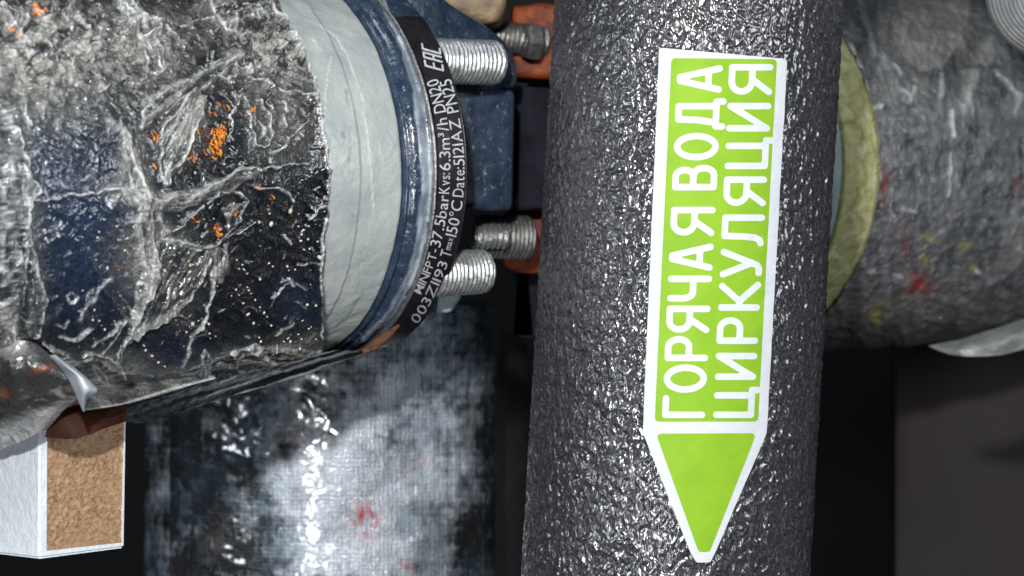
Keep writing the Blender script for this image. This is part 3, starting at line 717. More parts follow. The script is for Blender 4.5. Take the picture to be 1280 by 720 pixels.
def film_fields(px, py):
    wx = px+5*fbm(px*.07, py*.07, 4, 70); wy = py+5*fbm(px*.07+8, py*.07, 4, 71)
    C = np.zeros(len(px)); H = np.zeros(len(px)); PB = np.zeros(len(px))
    for pts, wd, s, h in CR:
        xs = [p[0] for p in pts]; ys = [p[1] for p in pts]; R = wd*5+6
        k = np.where((px > min(xs)-R) & (px < max(xs)+R) & (py > min(ys)-R) & (py < max(ys)+R))[0]
        if not len(k): continue
        d, _ = seg_dist(wx[k], wy[k], pts); wv = wd*(.30+.85*vn(px[k]*.09, py[k]*.09, 15)); jag = .35+1.1*vn(px[k]*.22, py[k]*.22, 5)
        big = 1 if wd < 3 else .35
        C[k] = np.maximum(C[k], big*s*np.clip(jag, 0, 1.1)*np.exp(-(d/wv)**2)); H[k] = H[k]+h*1.0*np.exp(-np.abs(d)/(wd*1.4))
        if wd >= 3: PB[k] = np.maximum(PB[k], s*1.1*np.exp(-(d/(wd*1.15))**4))
    pale = np.zeros(len(px))
    for a in ((60, 70, 110, 70, .8), (330, 60, 75, 60, .75), (180, 60, 70, 55, .7), (290, 10, 45, 22, .8), (160, 240, 45, 14, .5, 15), (195, 330, 38, 55, .5, -20),
              (300, 470, 150, 24, .75, -14), (130, 470, 55, 24, .65), (20, 300, 26, 150, .42), (225, 165, 25, 40, .5, 30), (350, 150, 40, 50, .30), (165, 200, 18, 55, .45), (30, 125, 60, 30, .45)):
        pale = np.maximum(pale, blob(px, py, *a))
    for a in ((260, 125, 45, 14, .75, -25), (255, 72, 30, 14, .6, -15), (290, 52, 25, 12, .4)):
        pale = pale*(1-blob(px, py, *a))
    for poly, v in FOLDS:
        xs = [p[0] for p in poly]; ys = [p[1] for p in poly]
        k = np.where((px > min(xs)-8) & (px < max(xs)+8) & (py > min(ys)-8) & (py < max(ys)+8))[0]
        if not len(k): continue
        d = poly_sdf(wx[k], wy[k], poly); t = sst(1.2, -1.2, d)
        A_ = np.array(poly, float); A_ -= A_.mean(0); ev = np.linalg.svd(A_)[2]; da, db = ev[0], ev[1]
        la = px[k]*da[0]+py[k]*da[1]; lb = px[k]*db[0]+py[k]*db[1]+3*fbm(px[k]*.05, py[k]*.05, 2, 98)
        st_ = sst(.25, .85, ridge(la*.018, lb*.16, 3, 99)); pale[k] = pale[k]*(1-t)+t*v*(.12+1.0*st_)
        C[k] = np.maximum(C[k], t*v*.95*sst(.78, .95, ridge(la*.02, lb*.13, 2, 92))); H[k] = H[k]+t*.7*st_; C[k] = np.maximum(C[k], .9*v*np.exp(-(d/1.0)**2)*vn(px[k]*.15, py[k]*.15, 3))
        H[k] = H[k]+t*.35
    pale = np.maximum(pale, PB)
    rr = ridge(wx*.06, wy*.06, 2, 82); C = np.maximum(C, sst(.78, .93, rr)*np.clip(pale-.1, 0, .8)*.8); C = C*(1-.55*sst(445, 462, py+px*.02)*(px > 110))
    up = np.clip(blob(px, py, 60, 50, 150, 85, 1)+blob(px, py, 340, 60, 90, 70, 1), 0, 1)
    mott = .10+1.45*sst(-.32, .32, fbm(wx*.11, wy*.13, 3, 80)); pale = np.clip(pale*(mott*up+(1-up)*(.75+.5*sst(-.4, .4, fbm(wx*.05, wy*.03, 3, 84)))), 0, .95)
    blue = np.clip(blob(px, py, 100, 280, 75, 120, .95)+blob(px, py, 40, 190, 60, 60, .5)+blob(px, py, 230, 450, 60, 30, .4)+blob(px, py, 380, 380, 40, 30, .5), 0, 1)
    org = np.zeros(len(px))
    for a in ((47, 12, 17, 14, .6), (18, 38, 4, 16, .55, -35), (195, 165, 3, 9, .5), (194, 208, 3, 10, .5), (268, 170, 22, 24, .28), (272, 288, 24, 16, .3), (50, 462, 14, 4, .55, -20), (5, 492, 10, 7, .6), (318, 138, 6, 8, .4), (322, 232, 12, 6, .4)):
        org = np.maximum(org, blob(px, py, *a))
    org = np.clip(sst(.02, .28, org-.42+.55*fbm(px*.16, py*.16, 3, 90))*.85, 0, .9)
    top = np.clip(pale*1.3, 0, 1)
    up = np.clip(blob(px, py, 60, 50, 150, 85, 1)+blob(px, py, 340, 60, 90, 70, 1), 0, 1)
    H = H+(1.5*up+.35)*(ridge(wx*.07, wy*.08, 2, 95)-.5)+.9*(ridge(wx*.022, wy*.022, 2, 96)-.5)+.16*fbm(px*.2, py*.2, 2, 97)*(.2+up)
    H = H*(1-.65*sst(442, 458, py)*(px > 100))
    return np.clip(C*1.3, 0, 1), pale, blue, org, H
def wrap_patch(name, m, tt, ph, extra, keep=None, fields=film_fields):
    T, PH = np.meshgrid(tt, ph, indexing='ij'); R = LRf(T, PH)+extra
    V = VA.pt(T, PH, R).reshape(-1, 3); px, py = proj(V[:, 0], V[:, 1], V[:, 2])
    C, pale, blue, org, H = fields(px, py)
    side = np.cos(PH.ravel()) > -.35
    C = C*side; org = org*side
    V = VA.pt(T.ravel(), PH.ravel(), R.ravel()+H)
    fc = grid_faces(len(tt), len(ph))
    if keep is not None:
        k = keep(px, py, T.ravel(), PH.ravel()); fc = fc[k[fc].all(1)]
        used = np.unique(fc); mp = np.zeros(len(V), int); mp[used] = np.arange(len(used)); V = V[used]; fc = mp[fc]
        C, pale, blue, org = C[used], pale[used], blue[used], org[used]
    return link(name, V, fc, m, t_l, cols={'crease': C, 'pale': pale, 'blue': blue, 'orange': org})
tts = np.concatenate([np.linspace(-215, -150, 60)[:-1], np.arange(-150, -22, .28)])
phs = np.concatenate([np.linspace(-1.85, 1.35, 640), np.linspace(1.35, 2*math.pi-1.85, 60)[1:]])
film_bottom = [(-900, 560), (-40, 440), (45, 424), (60, 437), (76, 456), (90, 478), (104, 514), (150, 507), (215, 487), (270, 473), (330, 461), (375, 447), (404, 438)]
edge_pts = [(345, -10), (362, 38), (378, 62), (392, 96), (399, 130), (404, 165), (409, 200), (412, 232), (410, 262), (404, 300), (402, 345), (403, 400), (405, 450)]
def keep_film(px, py, T, PH):
    yb = np.interp(px, [p[0] for p in film_bottom], [p[1] for p in film_bottom])+1.2*fbm(px*.1, px*0, 3, 55)
    xe = np.interp(py, [p[1] for p in edge_pts], [p[0] for p in edge_pts])+1.6*fbm(py*.08, py*0, 3, 56)
    k = (px < xe)
    vis = (PH < 1.4) & (PH > -1.9)
    return np.where(vis, k & (py < yb), T < S0-6)
wrap_patch('clear_film', M_film, tts, phs, 1.2, keep_film)
def inner_fields(px, py):
    C = np.zeros(len(px)); pale = np.clip(blob(px, py, 230, 503, 85, 8, 1.6, -18)+blob(px, py, 400, 462, 60, 6, .5, -10)+.15, 0, 1)  # silver highlight streaks painted into the tape colour
    H = 1.3*(ridge(px*.012+py*.03, py*.09+px*.027, 3, 11)-.5)+.3*fbm(px*.1, py*.2, 3, 12); pale = np.clip(pale*1.5*sst(.3, .8, ridge(px*.012+py*.03, py*.11+px*.033, 3, 14))+.05, 0, 1)
    return C, pale, C, C, H
wrap_patch('tape_layer', M_inner, np.concatenate([np.arange(-215, -150, 2), np.arange(-150, -24, .5)]), np.linspace(-math.pi, math.pi, 420), -.4, lambda px, py, T, PH: np.where(np.cos(PH) > -.5, (px < np.interp(py, [p[1] for p in edge_pts], [p[0] for p in edge_pts])-3) | (py > 438) & (px < 470), T < S0-8), inner_fields)
def cst(v): return lambda px, py: np.full(len(px), v)
# foil that hangs at the far left over the white block
sheet('hanging_foil', [[(-30, 420, -78), (10, 424, -80), (40, 428, -80), (70, 450, -79)],
                       [(-30, 460, -79), (15, 462, -82), (50, 464, -82), (92, 480, -79)],
                       [(-30, 505, -68), (15, 505, -72), (55, 500, -72), (99, 496, -72)],
                       [(-30, 545, -56), (10, 540, -62), (50, 524, -68), (84, 508, -68)],
                       [(-30, 572, -46), (0, 562, -54), (40, 545, -64), (60, 534, -63)]], M_hang, t_l, 130, 120, .9, .11, 21,
      {'pale': lambda px, py: np.clip(sst(500, 545, py+(px-40)*.35)*1.1+.10+.9*blob(px, py, 12, 415, 22, 30, 1), 0, 1), 'orange': lambda px, py: np.clip(blob(px, py, 52, 462, 13, 3.5, .7, -18)+blob(px, py, 5, 492, 10, 6, .8), 0, 1)})
sheet('foil_edge', [[(156, 519, -14), (200, 508, -6), (250, 497, 0), (310, 482, 9), (400, 457, 26)], [(156, 524, -17), (200, 513, -9), (250, 501, -3), (310, 486, 6), (400, 459, 24)], [(158, 530, -14), (202, 518, -6), (252, 505, 0), (312, 489, 9), (402, 461, 26)]],
      M_inner, t_l, 30, 160, .5, .12, 71, {'pale': lambda px, py: np.clip(1.5*sst(.35, .75, ridge((px+py*2)*.02, (py+px*.27)*.14, 3, 73))*sst(395, 300, px)+.1, 0, 1), 'orange': cst(0)})  # streak highlights along the strip put in as pale colour
sheet('loose_film', [[(-25, 372, -62), (-5, 372, -66), (6, 380, -66)], [(-25, 395, -66), (0, 398, -72), (14, 402, -70)], [(-25, 420, -70), (2, 424, -76), (22, 426, -74)], [(-25, 440, -72), (0, 442, -78), (26, 438, -76)]],
      M_silverfilm, t_l, 60, 50, .8, .2, 81)
M_brown = simple('shadow_as_rust_brown_tape', (.042, .011, .005), (.022, .006, .004), .2, .6, bumpd=.3, bsc=.4, spec=.2)  # shadow of the film on the block, put in as a dark sheet
sheet('shadow_as_brown_tape_scrap', [[(64, 512, -60), (90, 508, -59), (120, 500, -56), (158, 494, -50)], [(63, 522, -61), (90, 518, -61), (122, 512, -58), (158, 506, -51)], [(60, 532, -61), (90, 530, -62), (126, 522, -59), (158, 517, -51)], [(56, 546, -61), (96, 548, -63), (128, 537, -60), (158, 527, -51)]],  # film's shadow on the block, built as a dark sheet
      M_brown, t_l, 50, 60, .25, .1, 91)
# the lower edge of the film, hanging free of the pipe
sheet('film_flap', [[(80, 470, -52), (115, 470, -47), (160, 467, -42), (205, 463, -37), (260, 456, -31)],
                    [(90, 485, -60), (122, 482, -56), (165, 477, -48), (212, 470, -40), (265, 461, -31)],
                    [(98, 500, -68), (130, 496, -62), (170, 489, -51), (217, 478, -41), (268, 467, -31)],
                    [(104, 514, -73), (135, 510, -66), (172, 501, -53), (220, 487, -42), (270, 473, -31)]], M_film, t_l, 70, 150, .7, .07, 61,
      {'pale': lambda px, py: np.clip(.28+.55*fbm(px*.05, py*.12, 3, 12)+.35*blob(px, py, 135, 480, 8, 22, 1, -35), 0, 1),
       'crease': lambda px, py: np.clip(.75*np.exp(-((py-np.interp(px, [104, 150, 215, 270], [513, 506, 486, 472]))/1.6)**2), 0, 1), 'blue': cst(0), 'orange': cst(0)}, thick=.1)
# folded-over white corner of the film
sheet('folded_corner', [[(62, 445, -82), (68, 444, -84), (74, 447, -83)],
                        [(74, 458, -82), (84, 458, -87), (96, 462, -82)],
                        [(84, 472, -82), (100, 472, -87), (114, 478, -83)],
                        [(92, 488, -82), (106, 486, -88), (121, 489, -84)],
                        [(99, 503, -82), (104, 500, -85), (108, 500, -83)],
                        [(104, 514, -81), (105, 514, -82), (106, 513, -81)]], M_silverfilm, t_l, 60, 40, .3, .12, 31)
# pale beads and copper flecks shaped in for sparkles and orange highlights
def shards(name, spots, m, n, size, seed, parent, ax, Rf, flat=.35, elong=2.2, lift=.5):
    r = random.Random(seed); V = []; fc = []
    for cx, cy, rx, ry, k in spots:
        for j in range(k):
            x = cx+r.gauss(0, rx); y = cy+r.gauss(0, ry); p = ax.hit(np.array([x]), np.array([y]), Rf(x, y)+lift)[0]
            a = r.gauss(1.9, .45); s = size*r.uniform(.4, 2.3); u = Vector((math.cos(a), .3*r.uniform(-1, 1), math.sin(a))).normalized(); v = u.cross(Vector((0, 1, 0))).normalized(); w = Vector((0, -1, 0)); b = len(V)
            L = elong*r.uniform(.6, 1.4)
            pts = [u*-s*L, u*s*L*.9, v*s*.6+u*s*.3, v*-s*.5-u*s*.2, w*s*.7+v*s*.2, -w*s*.3]
            V += [tuple(Vector(p)+q) for q in pts]; fc += [(b, b+3, b+4), (b+3, b+1, b+4), (b+1, b+2, b+4), (b+2, b, b+4), (b, b+2, b+5), (b+2, b+1, b+5), (b+1, b+3, b+5), (b+3, b, b+5)]
    o = link(name, V, [list(f) for f in fc], m, parent, smooth=False); o['kind'] = 'stuff'; return o
def wR(x, y):
    r_ = 55.
    for _ in range(4):
        p = VA.hit(np.array([float(x)]), np.array([float(y)]), r_)[0]; t = (p-VA.C)@VA.a; q_ = p-VA.C-t*VA.a
        r_ = float(LRf(t, math.atan2(q_@VA.u, q_@VA.n)))+1.2
    return r_
shards('copper_fleck', [(275, 172, 5, 8, 30), (268, 183, 6, 6, 30), (276, 165, 3, 4, 14), (252, 168, 5, 4, 5), (243, 198, 5, 3, 6), (270, 150, 6, 10, 5), (258, 135, 2, 7, 3), (283, 150, 2, 8, 3), (367, 134, 2, 4, 3), (375, 149, 1, 3, 2),  # orange highlights in the film, shaped as flecks
       (292, 264, 3, 4, 12), (272, 290, 3, 4, 14), (244, 280, 2, 4, 3), (338, 246, 3, 2, 4), (195, 165, 2, 5, 3), (194, 208, 2, 5, 3), (148, 336, 2, 3, 3), (318, 136, 3, 3, 3)], M_copper, 0, .26, 3, t_l, VA, wR, elong=1.7, lift=.35)
def beads(name, pts, m, parent, ax, Rf):
    V = []; fc = []
    for x, y, s in pts:
        p = Vector(ax.hit(np.array([float(x)]), np.array([float(y)]), Rf(x, y)+.45)[0]); b = len(V)
        V.append(tuple(p+Vector((0, -s*.7, 0))))
        hh = (int(x*13+y*7) % 10)/10.; aa = hh*6.28; e1, e2 = .65+.7*((hh*7) % 1), .55+.45*hh
        for lv, (rr, yy) in enumerate(((.7, -.7), (1, 0), (.7, .6))):
            for k in range(8): cx_, cz_ = rr*s*e1*math.cos(k*math.pi/4), rr*s*e2*math.sin(k*math.pi/4); V.append(tuple(p+Vector((cx_*math.cos(aa)-cz_*math.sin(aa), yy*s*.7, cx_*math.sin(aa)+cz_*math.cos(aa)))))
        for k in range(8):
            fc.append([b, b+1+k, b+1+(k+1) % 8])
            for lv in range(2): fc.append([b+1+lv*8+k, b+9+lv*8+k, b+9+lv*8+(k+1) % 8, b+1+lv*8+(k+1) % 8])
    o = link(name, V, fc, m, parent); o['kind'] = 'stuff'; return o
bp = [(363, 264, .7), (337, 267, .65), (339, 280, .7), (324, 278, .4), (373, 283, .55), (377, 293, .55), (376, 301, .5), (356, 294, .4), (385, 299, .4), (364, 304, .4), (397, 302, .4), (404, 309, .5), (380, 312, .35), (387, 311, .35), (400, 322, .9),
      (296, 325, .45), (303, 331, .4), (305, 337, .4), (309, 342, .4), (299, 336, .3), (336, 329, .4), (341, 333, .35), (359, 333, .45), (361, 338, .3), (369, 337, .45), (325, 349, .45), (309, 359, .45), (311, 363, .35), (314, 367, .3), (295, 362, .4), (299, 369, .4), (304, 379, .45),
      (319, 375, .45), (325, 384, .45), (330, 391, .4), (334, 396, .3), (310, 393, .7), (317, 404, .5), (339, 407, .5), (324, 422, .4), (326, 427, .4), (320, 430, .4), (360, 423, .5), (363, 427, .4), (355, 427, .35), (373, 418, .35), (377, 424, .35), (384, 381, .55), (395, 382, .5), (378, 401, .4), (386, 411, .4), (395, 424, .4), (375, 436, .4),
      (241, 405, .6), (248, 401, .3), (252, 398, .35), (220, 400, .4), (233, 415, .35), (238, 421, .35), (261, 405, .4), (262, 417, .4), (263, 423, .4), (237, 331, .65), (237, 340, .6), (234, 315, .4), (250, 324, .4), (206, 338, .5), (225, 353, .35), (224, 367, .45), (244, 350, .3), (173, 426, .5), (182, 438, .5), (180, 432, .35), (190, 445, .5), (198, 453, .45), (206, 458, .35),
      (150, 370, .45), (155, 385, .35), (116, 400, .35), (124, 401, .35), (131, 412, .35), (127, 407, .3), (156, 313, .5), (134, 335, .45), (73, 295, .55), (55, 288, .5), (122, 297, .4), (57, 298, .4), (124, 290, .35), (148, 300, .35), (146, 283, .4), (208, 141, .5), (280, 205, .45), (313, 220, .4), (360, 172, .4), (266, 108, .4), (170, 395, .3), (184, 364, .4), (204, 358, .3)]
rb = random.Random(8)
for k in range(30): bp.append((rb.uniform(180, 400), rb.uniform(240, 440), rb.uniform(.16, .32)))
for k in range(12): bp.append((rb.uniform(55, 180), rb.uniform(260, 440), rb.uniform(.16, .3)))
beads('glint_bead', [(x, y, s*.85) for x, y, s in bp], M_bead, t_l, VA, wR)

# ------------------------------------------------------------------ lower vertical pipe in woven foil tape
lax, LL = axis_between(np.array(P(400, 960, 150)), np.array(P(402, 380, 150)))
t_d = thing('foil_wrapped_pipe', 'upright pipe below the valve wrapped in shiny woven silver foil tape with painted red reflections', 'pipe', lax.C)
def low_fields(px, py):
    pale = blob(px, py, 440, 640, 100, 110, 1.6)+blob(px, py, 395, 600, 9, 60, .7, 0)+blob(px, py, 370, 500, 7, 40, .5)+blob(px, py, 500, 480, 70, 60, .7)+blob(px, py, 545, 500, 70, 120, .35)+blob(px, py, 340, 560, 30, 60, .35)  # foil reflections painted in as paler tape
    pale = pale*(1-blob(px, py, 260, 530, 90, 75, .9))*(1-blob(px, py, 500, 545, 40, 25, .35))  # shadow of the wrapped pipe painted in as darker tape
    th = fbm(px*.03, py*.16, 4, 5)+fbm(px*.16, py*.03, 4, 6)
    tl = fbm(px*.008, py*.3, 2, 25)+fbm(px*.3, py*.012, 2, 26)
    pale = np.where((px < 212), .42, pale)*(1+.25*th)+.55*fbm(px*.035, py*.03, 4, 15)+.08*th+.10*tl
    red = blob(px, py, 455, 650, 20, 22, 1.0)+blob(px, py, 520, 580, 14, 7, .5, -30)+blob(px, py, 508, 705, 14, 6, .6, 50)+blob(px, py, 368, 552, 8, 10, .35)  # red reflections painted in as coloured spots
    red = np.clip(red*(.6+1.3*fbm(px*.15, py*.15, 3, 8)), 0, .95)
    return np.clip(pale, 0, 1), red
def low_pipe():
    tt = np.linspace(0, LL, 320); ph = np.concatenate([np.linspace(-1.7, 1.7, 420), np.linspace(1.7, 2*math.pi-1.7, 40)[1:-1]])
    T, PH = np.meshgrid(tt, ph, indexing='ij'); A = PH*55
    R = 54.5+.8*(ridge(A*.03, T*.06, 3, 7)-.5)+.25*fbm(A*.3, T*.3, 3, 8)+1.0*sst(.95, .93, np.abs(np.sin(np.clip(PH, -1.6, 1.6))))*.6
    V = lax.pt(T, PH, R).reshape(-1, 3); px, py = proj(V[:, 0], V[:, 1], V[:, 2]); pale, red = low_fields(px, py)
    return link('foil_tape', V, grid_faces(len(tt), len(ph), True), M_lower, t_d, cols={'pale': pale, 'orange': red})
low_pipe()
revolve('end_cap', lax, [(LL-.3, 54), (LL+.5, 53), (LL+1, 3)], M_dark, t_d, 64)
t_h = thing('black_hose', 'thick black rubber hose standing in the dark gap beside the foil-wrapped pipe', 'hose', P(610, 700, 215))
hax, HL = axis_between(np.array(P(590, 1000, 235)), np.array(P(590, 410, 235)))
revolve('rubber_tube', hax, dense([(0, 18), (0, 21), (HL-14, 21), (HL-6, 19), (HL, 12), (HL+1, 2)], 4), simple('black_rubber', (.010, .010, .011), (.018, .018, .02), .2, .6, bumpd=.2), t_h, 64)

# ------------------------------------------------------------------ white-painted block with bare core, lower left
t_b = thing('painted_block', 'white-painted block with a bare brown chipboard cut face, under the film at left', 'block', P(60, 690, -40))
A0, A1 = P(49, 699, -54), P(156.5, 685, -35)
A2, A3 = P(159.5, 504, -35), P(50, 506, -54)
Bv = P(-60, 686, -32)-A0
fr = [A0, A1, A2, A3]; bk = [p+Bv for p in fr]
def block():
    bm = bmesh.new(); v = [bm.verts.new(p*MM) for p in fr+bk]
    for f in ((5, 4, 7, 6), (4, 0, 3, 7), (1, 5, 6, 2), (3, 2, 6, 7), (4, 5, 1, 0)): bm.faces.new([v[i] for i in f])
    # rim of the front face and the recess behind it
    def q(u, w_): return fr[0].lerp(fr[1], u).lerp(fr[3].lerp(fr[2], u), w_)
    n = Vector((0, 1, 0)); inner = [q(.082, .048), q(.962, .040), q(.968, 1), q(.082, 1)]
    iv = [bm.verts.new(p*MM) for p in inner]; dv = [bm.verts.new((p+(fr[3]-fr[0]).cross(fr[1]-fr[0]).normalized()*1.1)*MM) for p in inner]
    for i in range(4):
        j = (i+1) % 4; bm.faces.new([v[i], v[j], iv[j], iv[i]]); bm.faces.new([iv[i], iv[j], dv[j], dv[i]])
    bmesh.ops.recalc_face_normals(bm, faces=bm.faces)
    ed = [e for e in bm.edges if all(x in v[:4]+[v[4], v[7], v[5], v[6]] for x in e.verts)]
    bmesh.ops.bevel(bm, geom=ed, offset=.6*MM, segments=4, affect='EDGES')
    me = bpy.data.meshes.new('paint_coat'); bm.to_mesh(me); bm.free(); me.materials.append(M_coat)
    o = bpy.data.objects.new('paint_coat', me); COL.objects.link(o); o.parent = t_b; me.transform(Matrix.Translation(-t_b.location))
    nn = (fr[3]-fr[0]).cross(fr[1]-fr[0]).normalized(); N1, N2 = 90, 170
    U, W = np.meshgrid(np.linspace(.07, .975, N1), np.linspace(.035, 1, N2), indexing='ij')
    V = np.array([[tuple(q(u, w_)) for w_ in W[0]] for u in U[:, 0]]).reshape(-1, 3)
    h = .55*fbm(U.ravel()*22, W.ravel()*45, 4, 14); edge = np.minimum.reduce([U.ravel()-.07, .975-U.ravel(), W.ravel()-.035])
    h = h+.5*sst(.03, 0, edge)*vn(U.ravel()*60, W.ravel()*120, 4)
    V = V+(.45-h*.55)[:, None]*np.array(nn)
    link('board_core', V, grid_faces(N1, N2), M_core, t_b)
block()

# ------------------------------------------------------------------ right wrapped pipe
RA = Axis((110, 160, 37.7), 40, 1.3); RR = 56.6; RS = -55.3
t_r = thing('taped_pipe', 'thick grey-taped pipe at right behind the foam pipe, yellow-green insulation at its end', 'pipe', RA.C)
r_lines = [([(1075, 0), (1088, 40), (1092, 70)], 3.5, .5), ([(1128, 112), (1138, 120), (1142, 112)], 2.2, .9), ([(1118, 80), (1128, 90)], 2.0, .9), ([(1144, 108), (1137, 128)], 3, .7), ([(1178, 92), (1176, 120)], 2.6, .7), ([(1190, 138), (1192, 170)], 2.4, 1.0), ([(1189, 190), (1188, 245)], 1.5, .8),
           ([(1222, 90), (1212, 120), (1204, 140)], 4.5, .55), ([(1212, 122), (1216, 140)], 2, .6), ([(1228, 62), (1240, 50)], 6, .4), ([(1245, 88), (1262, 108), (1275, 118)], 2.5, .7), ([(1278, 120), (1270, 140)], 2.5, .5), ([(1064, 55), (1076, 80), (1085, 110), (1090, 140), (1096, 180), (1099, 225)], 2.6, .95), ([(1091, 136), (1104, 132)], 2.5, .9),
           ([(1110, 262), (1118, 270)], 2, .6), ([(1085, 340), (1095, 338)], 1.8, .7), ([(1128, 262), (1145, 266)], 2.2, .6), ([(1118, 346), (1128, 348)], 1.6, .7), ([(1078, 368), (1084, 370)], 1.5, .7), ([(1222, 340), (1228, 344)], 2, .9), ([(1190, 333), (1206, 336)], 1.6, .5), ([(1190, 5), (1200, 20)], 3, .5), ([(1100, 150), (1170, 145)], 1, .25), ([(1100, 166), (1160, 164)], 1, .25)]
RF = [([(1120, -20), (1215, -20), (1208, 30), (1196, 60), (1178, 84), (1150, 86), (1135, 72), (1118, 50), (1128, 20)], .8), ([(1062, -20), (1100, -20), (1112, 20), (1100, 40), (1080, 20)], .4),
      ([(1222, 55), (1238, 52), (1244, 70), (1232, 82), (1220, 78)], .75), ([(1205, 90), (1226, 88), (1216, 112), (1203, 142), (1200, 130)], .6), ([(1262, 262), (1300, 240), (1300, 330), (1244, 338)], .35),
      ([(1100, 60), (1128, 84), (1138, 120), (1120, 130), (1100, 128)], .35), ([(1130, 350), (1300, 330), (1300, 400), (1180, 405), (1120, 385)], .28)]
def r_fields(px, py):
    wx = px+3*fbm(px*.06, py*.06, 3, 170); wy = py+3*fbm(px*.06+8, py*.06, 3, 171)
    C = creases(r_lines)(px, py)
    pale = np.maximum(blob(px, py, 1165, 35, 65, 42, .75), blob(px, py, 1170, 120, 90, 60, .30)); pale = np.maximum(pale, blob(px, py, 1230, 60, 30, 22, .5)); pale = np.maximum(pale, .14)
    pale = np.maximum(pale, blob(px, py, 1190, 375, 70, 26, .22))
    pale = np.clip(pale+.16*fbm(px*.05, py*.05, 4, 33), 0, 1)*(1-blob(px, py, 1137, 46, 7, 4, .9))
    for poly, v in RF:
        d = poly_sdf(wx, wy, poly); t = sst(2.5, -2.5, d); pale = pale*(1-t)+t*v*(.7+.5*ridge(wx*.04, wy*.05, 3, 9)); C = np.maximum(C, .45*v*np.exp(-(d/1.6)**2)*vn(px*.1, py*.1, 3))
    tn = np.clip(.5*fbm(px*.14, py*.02, 3, 43)+.35*fbm(px*.03, py*.15, 3, 44), -.3, .5); pale = np.clip(pale+.4*tn, 0, 1)
    C = np.maximum(C, sst(.80, .92, ridge(wx*.035, wy*.06, 2, 45))*.35*vn(px*.05, py*.05, 8))
    H = 1.2*(ridge(wx*.02, wy*.02, 3, 41)-.5)+.35*fbm(px*.15, py*.15, 3, 42)+C*.5
    return C, pale, H
M_tape = None
def mk_tape():
    b = MB('dull_grey_tape'); n = b.noise(.3, 5, .6, dist=.8)
    base = b.mix(b.ramp(n, [(.38, 0), (.68, 1)]), (.045, .050, .060), (.13, .14, .155))
    c = b.mix(b.attr('pale'), base, (.44, .445, .43)); c = b.mix(b.attr('blue'), c, (.45, .42, .14)); c = b.mix(b.attr('orange'), c, (.34, .03, .03)); c = b.mix(b.attr('crease'), c, (.6, .62, .63))
    b.set(col=c, rough=b.ramp(n, [(.3, .2), (.7, .42)]), coat=1.0, cior=1.9, cr=.15)
    b.bump(b.noise(.16, 4, .6, dist=1), 1.2); b.bump(b.noise(1.1, 4), .2); bn = b.bump_last
    b.bump(b.noise(.30, 3, .55, dist=2.0, co=b.stretch((1, 1, .7))), 2.0); b.L(b.bump_last, b.b.inputs['Coat Normal']); b.L(bn, b.b.inputs['Normal']); return b.m
M_tape = mk_tape()
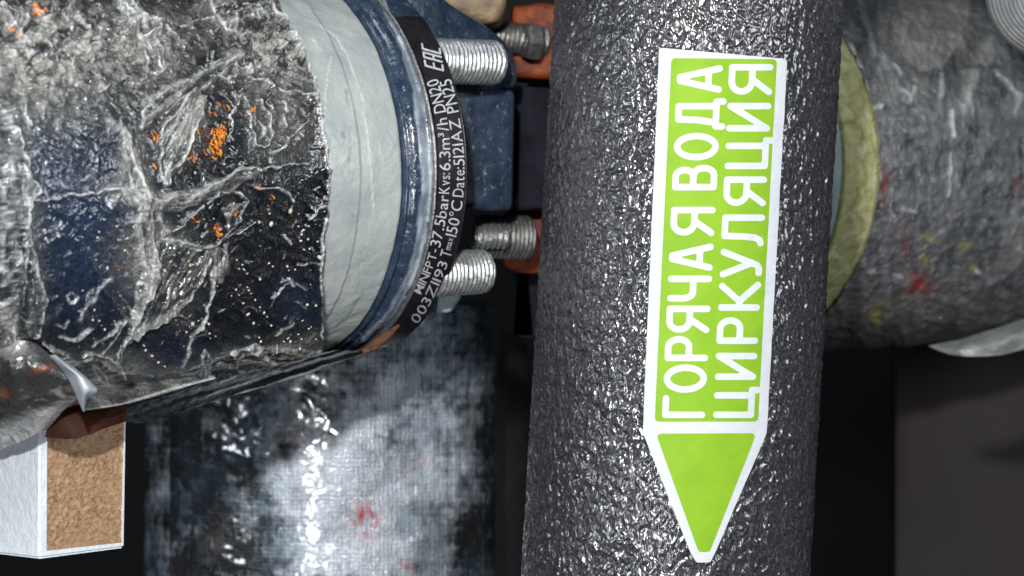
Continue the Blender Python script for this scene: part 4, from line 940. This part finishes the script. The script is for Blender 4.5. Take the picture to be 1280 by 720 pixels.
def right_wrap():
    tt = np.concatenate([np.arange(RS-3, 60, .45), np.linspace(60, 150, 30)[1:]]); ph = np.concatenate([np.linspace(-1.9, 1.5, 420), np.linspace(1.5, 2*math.pi-1.9, 40)[1:]])
    T, PH = np.meshgrid(tt, ph, indexing='ij'); R = np.full(T.shape, RR)
    V = RA.pt(T, PH, R).reshape(-1, 3); px, py = proj(V[:, 0], V[:, 1], V[:, 2]); C, pale, H = r_fields(px, py)
    red = blob(px, py, 1150, 356, 15, 14, 1.0)+blob(px, py, 1104, 235, 5, 25, .7)+blob(px, py, 1132, 300, 4, 18, .7)+blob(px, py, 1165, 325, 4, 7, .4)+blob(px, py, 1272, 235, 3, 12, .4)
    yel = blob(px, py, 1094, 396, 8, 11, .9)+blob(px, py, 1157, 325, 6, 9, .8)+blob(px, py, 1206, 307, 9, 5, .8)+blob(px, py, 1213, 333, 7, 5, .8)+blob(px, py, 1160, 297, 12, 4, .6, 20)+blob(px, py, 1050, 376, 8, 3, .6)+blob(px, py, 1110, 380, 40, 14, .18)+blob(px, py, 1075, 418, 6, 3, .5)
    m1 = .75+1.1*fbm(px*.12, py*.12, 3, 60)
    R = R+H.reshape(R.shape); 
    V = RA.pt(T, PH, R).reshape(-1, 3)
    k = (T.ravel() > RS+.35*fbm(PH.ravel()*14, PH.ravel()*0, 4, 3)); fc = grid_faces(len(tt), len(ph)); fc = fc[k[fc].all(1)]
    return link('grey_tape', V, fc, M_tape, t_r, cols={'crease': np.clip(C, 0, 1), 'pale': pale, 'orange': np.clip(red*m1, 0, .95), 'blue': np.clip(yel*m1, 0, .9)})
right_wrap()
revolve('insulation_ring', RA, dense([(RS-12, 30), (RS-12, RR-1.6), (RS-6, RR-1.0), (RS+6, RR-1.0)], .8), M_olive, t_r, 260, disp=lambda T, PH: .5*fbm(T*.1, PH*6, 4, 3))
revolve('pale_blue_sleeve', RA, dense([(RS-30, 2), (RS-30, 51), (RS-29, 52.5), (RS-10, 53.5)], 3), M_pale, t_r, 120)
sheet('loose_tape_end', [[(1160, 432, 92), (1200, 424, 90), (1245, 410, 90), (1300, 392, 92)], [(1172, 438, 90), (1210, 434, 87), (1250, 424, 87), (1300, 410, 90)], [(1185, 443, 89), (1215, 446, 86), (1250, 444, 87), (1300, 432, 90)]], M_loose, t_r, 40, 80, .3, .08, 51)
o = beads('glint_bead', [], M_bead, t_r, RA, lambda x, y: RR) if False else None

# ------------------------------------------------------------------ ribbed hose in the upper right corner
t_c = thing('ribbed_hose', 'grey ribbed plastic hose end poking into the upper right corner', 'hose', P(1300, 0, 60))
cax, CLn = axis_between(np.array(P(1325, -15, 60)), np.array(P(1325, -15, 60))+np.array([-8, -30, -6.]))
def rib_prof():
    pr = [(-30, 20.4), (-2, 20.4)]
    for r in np.arange(20.4, 1, -.09): pr.append((.85*math.sqrt(max(20.45**2-r*r, 0))-2+.34*math.cos(2*math.pi*r/1.2), r+.12*math.sin(2*math.pi*r/1.2)))
    return pr
revolve('ribbed_tube', cax, rib_prof(), M_rib, t_c, 140)
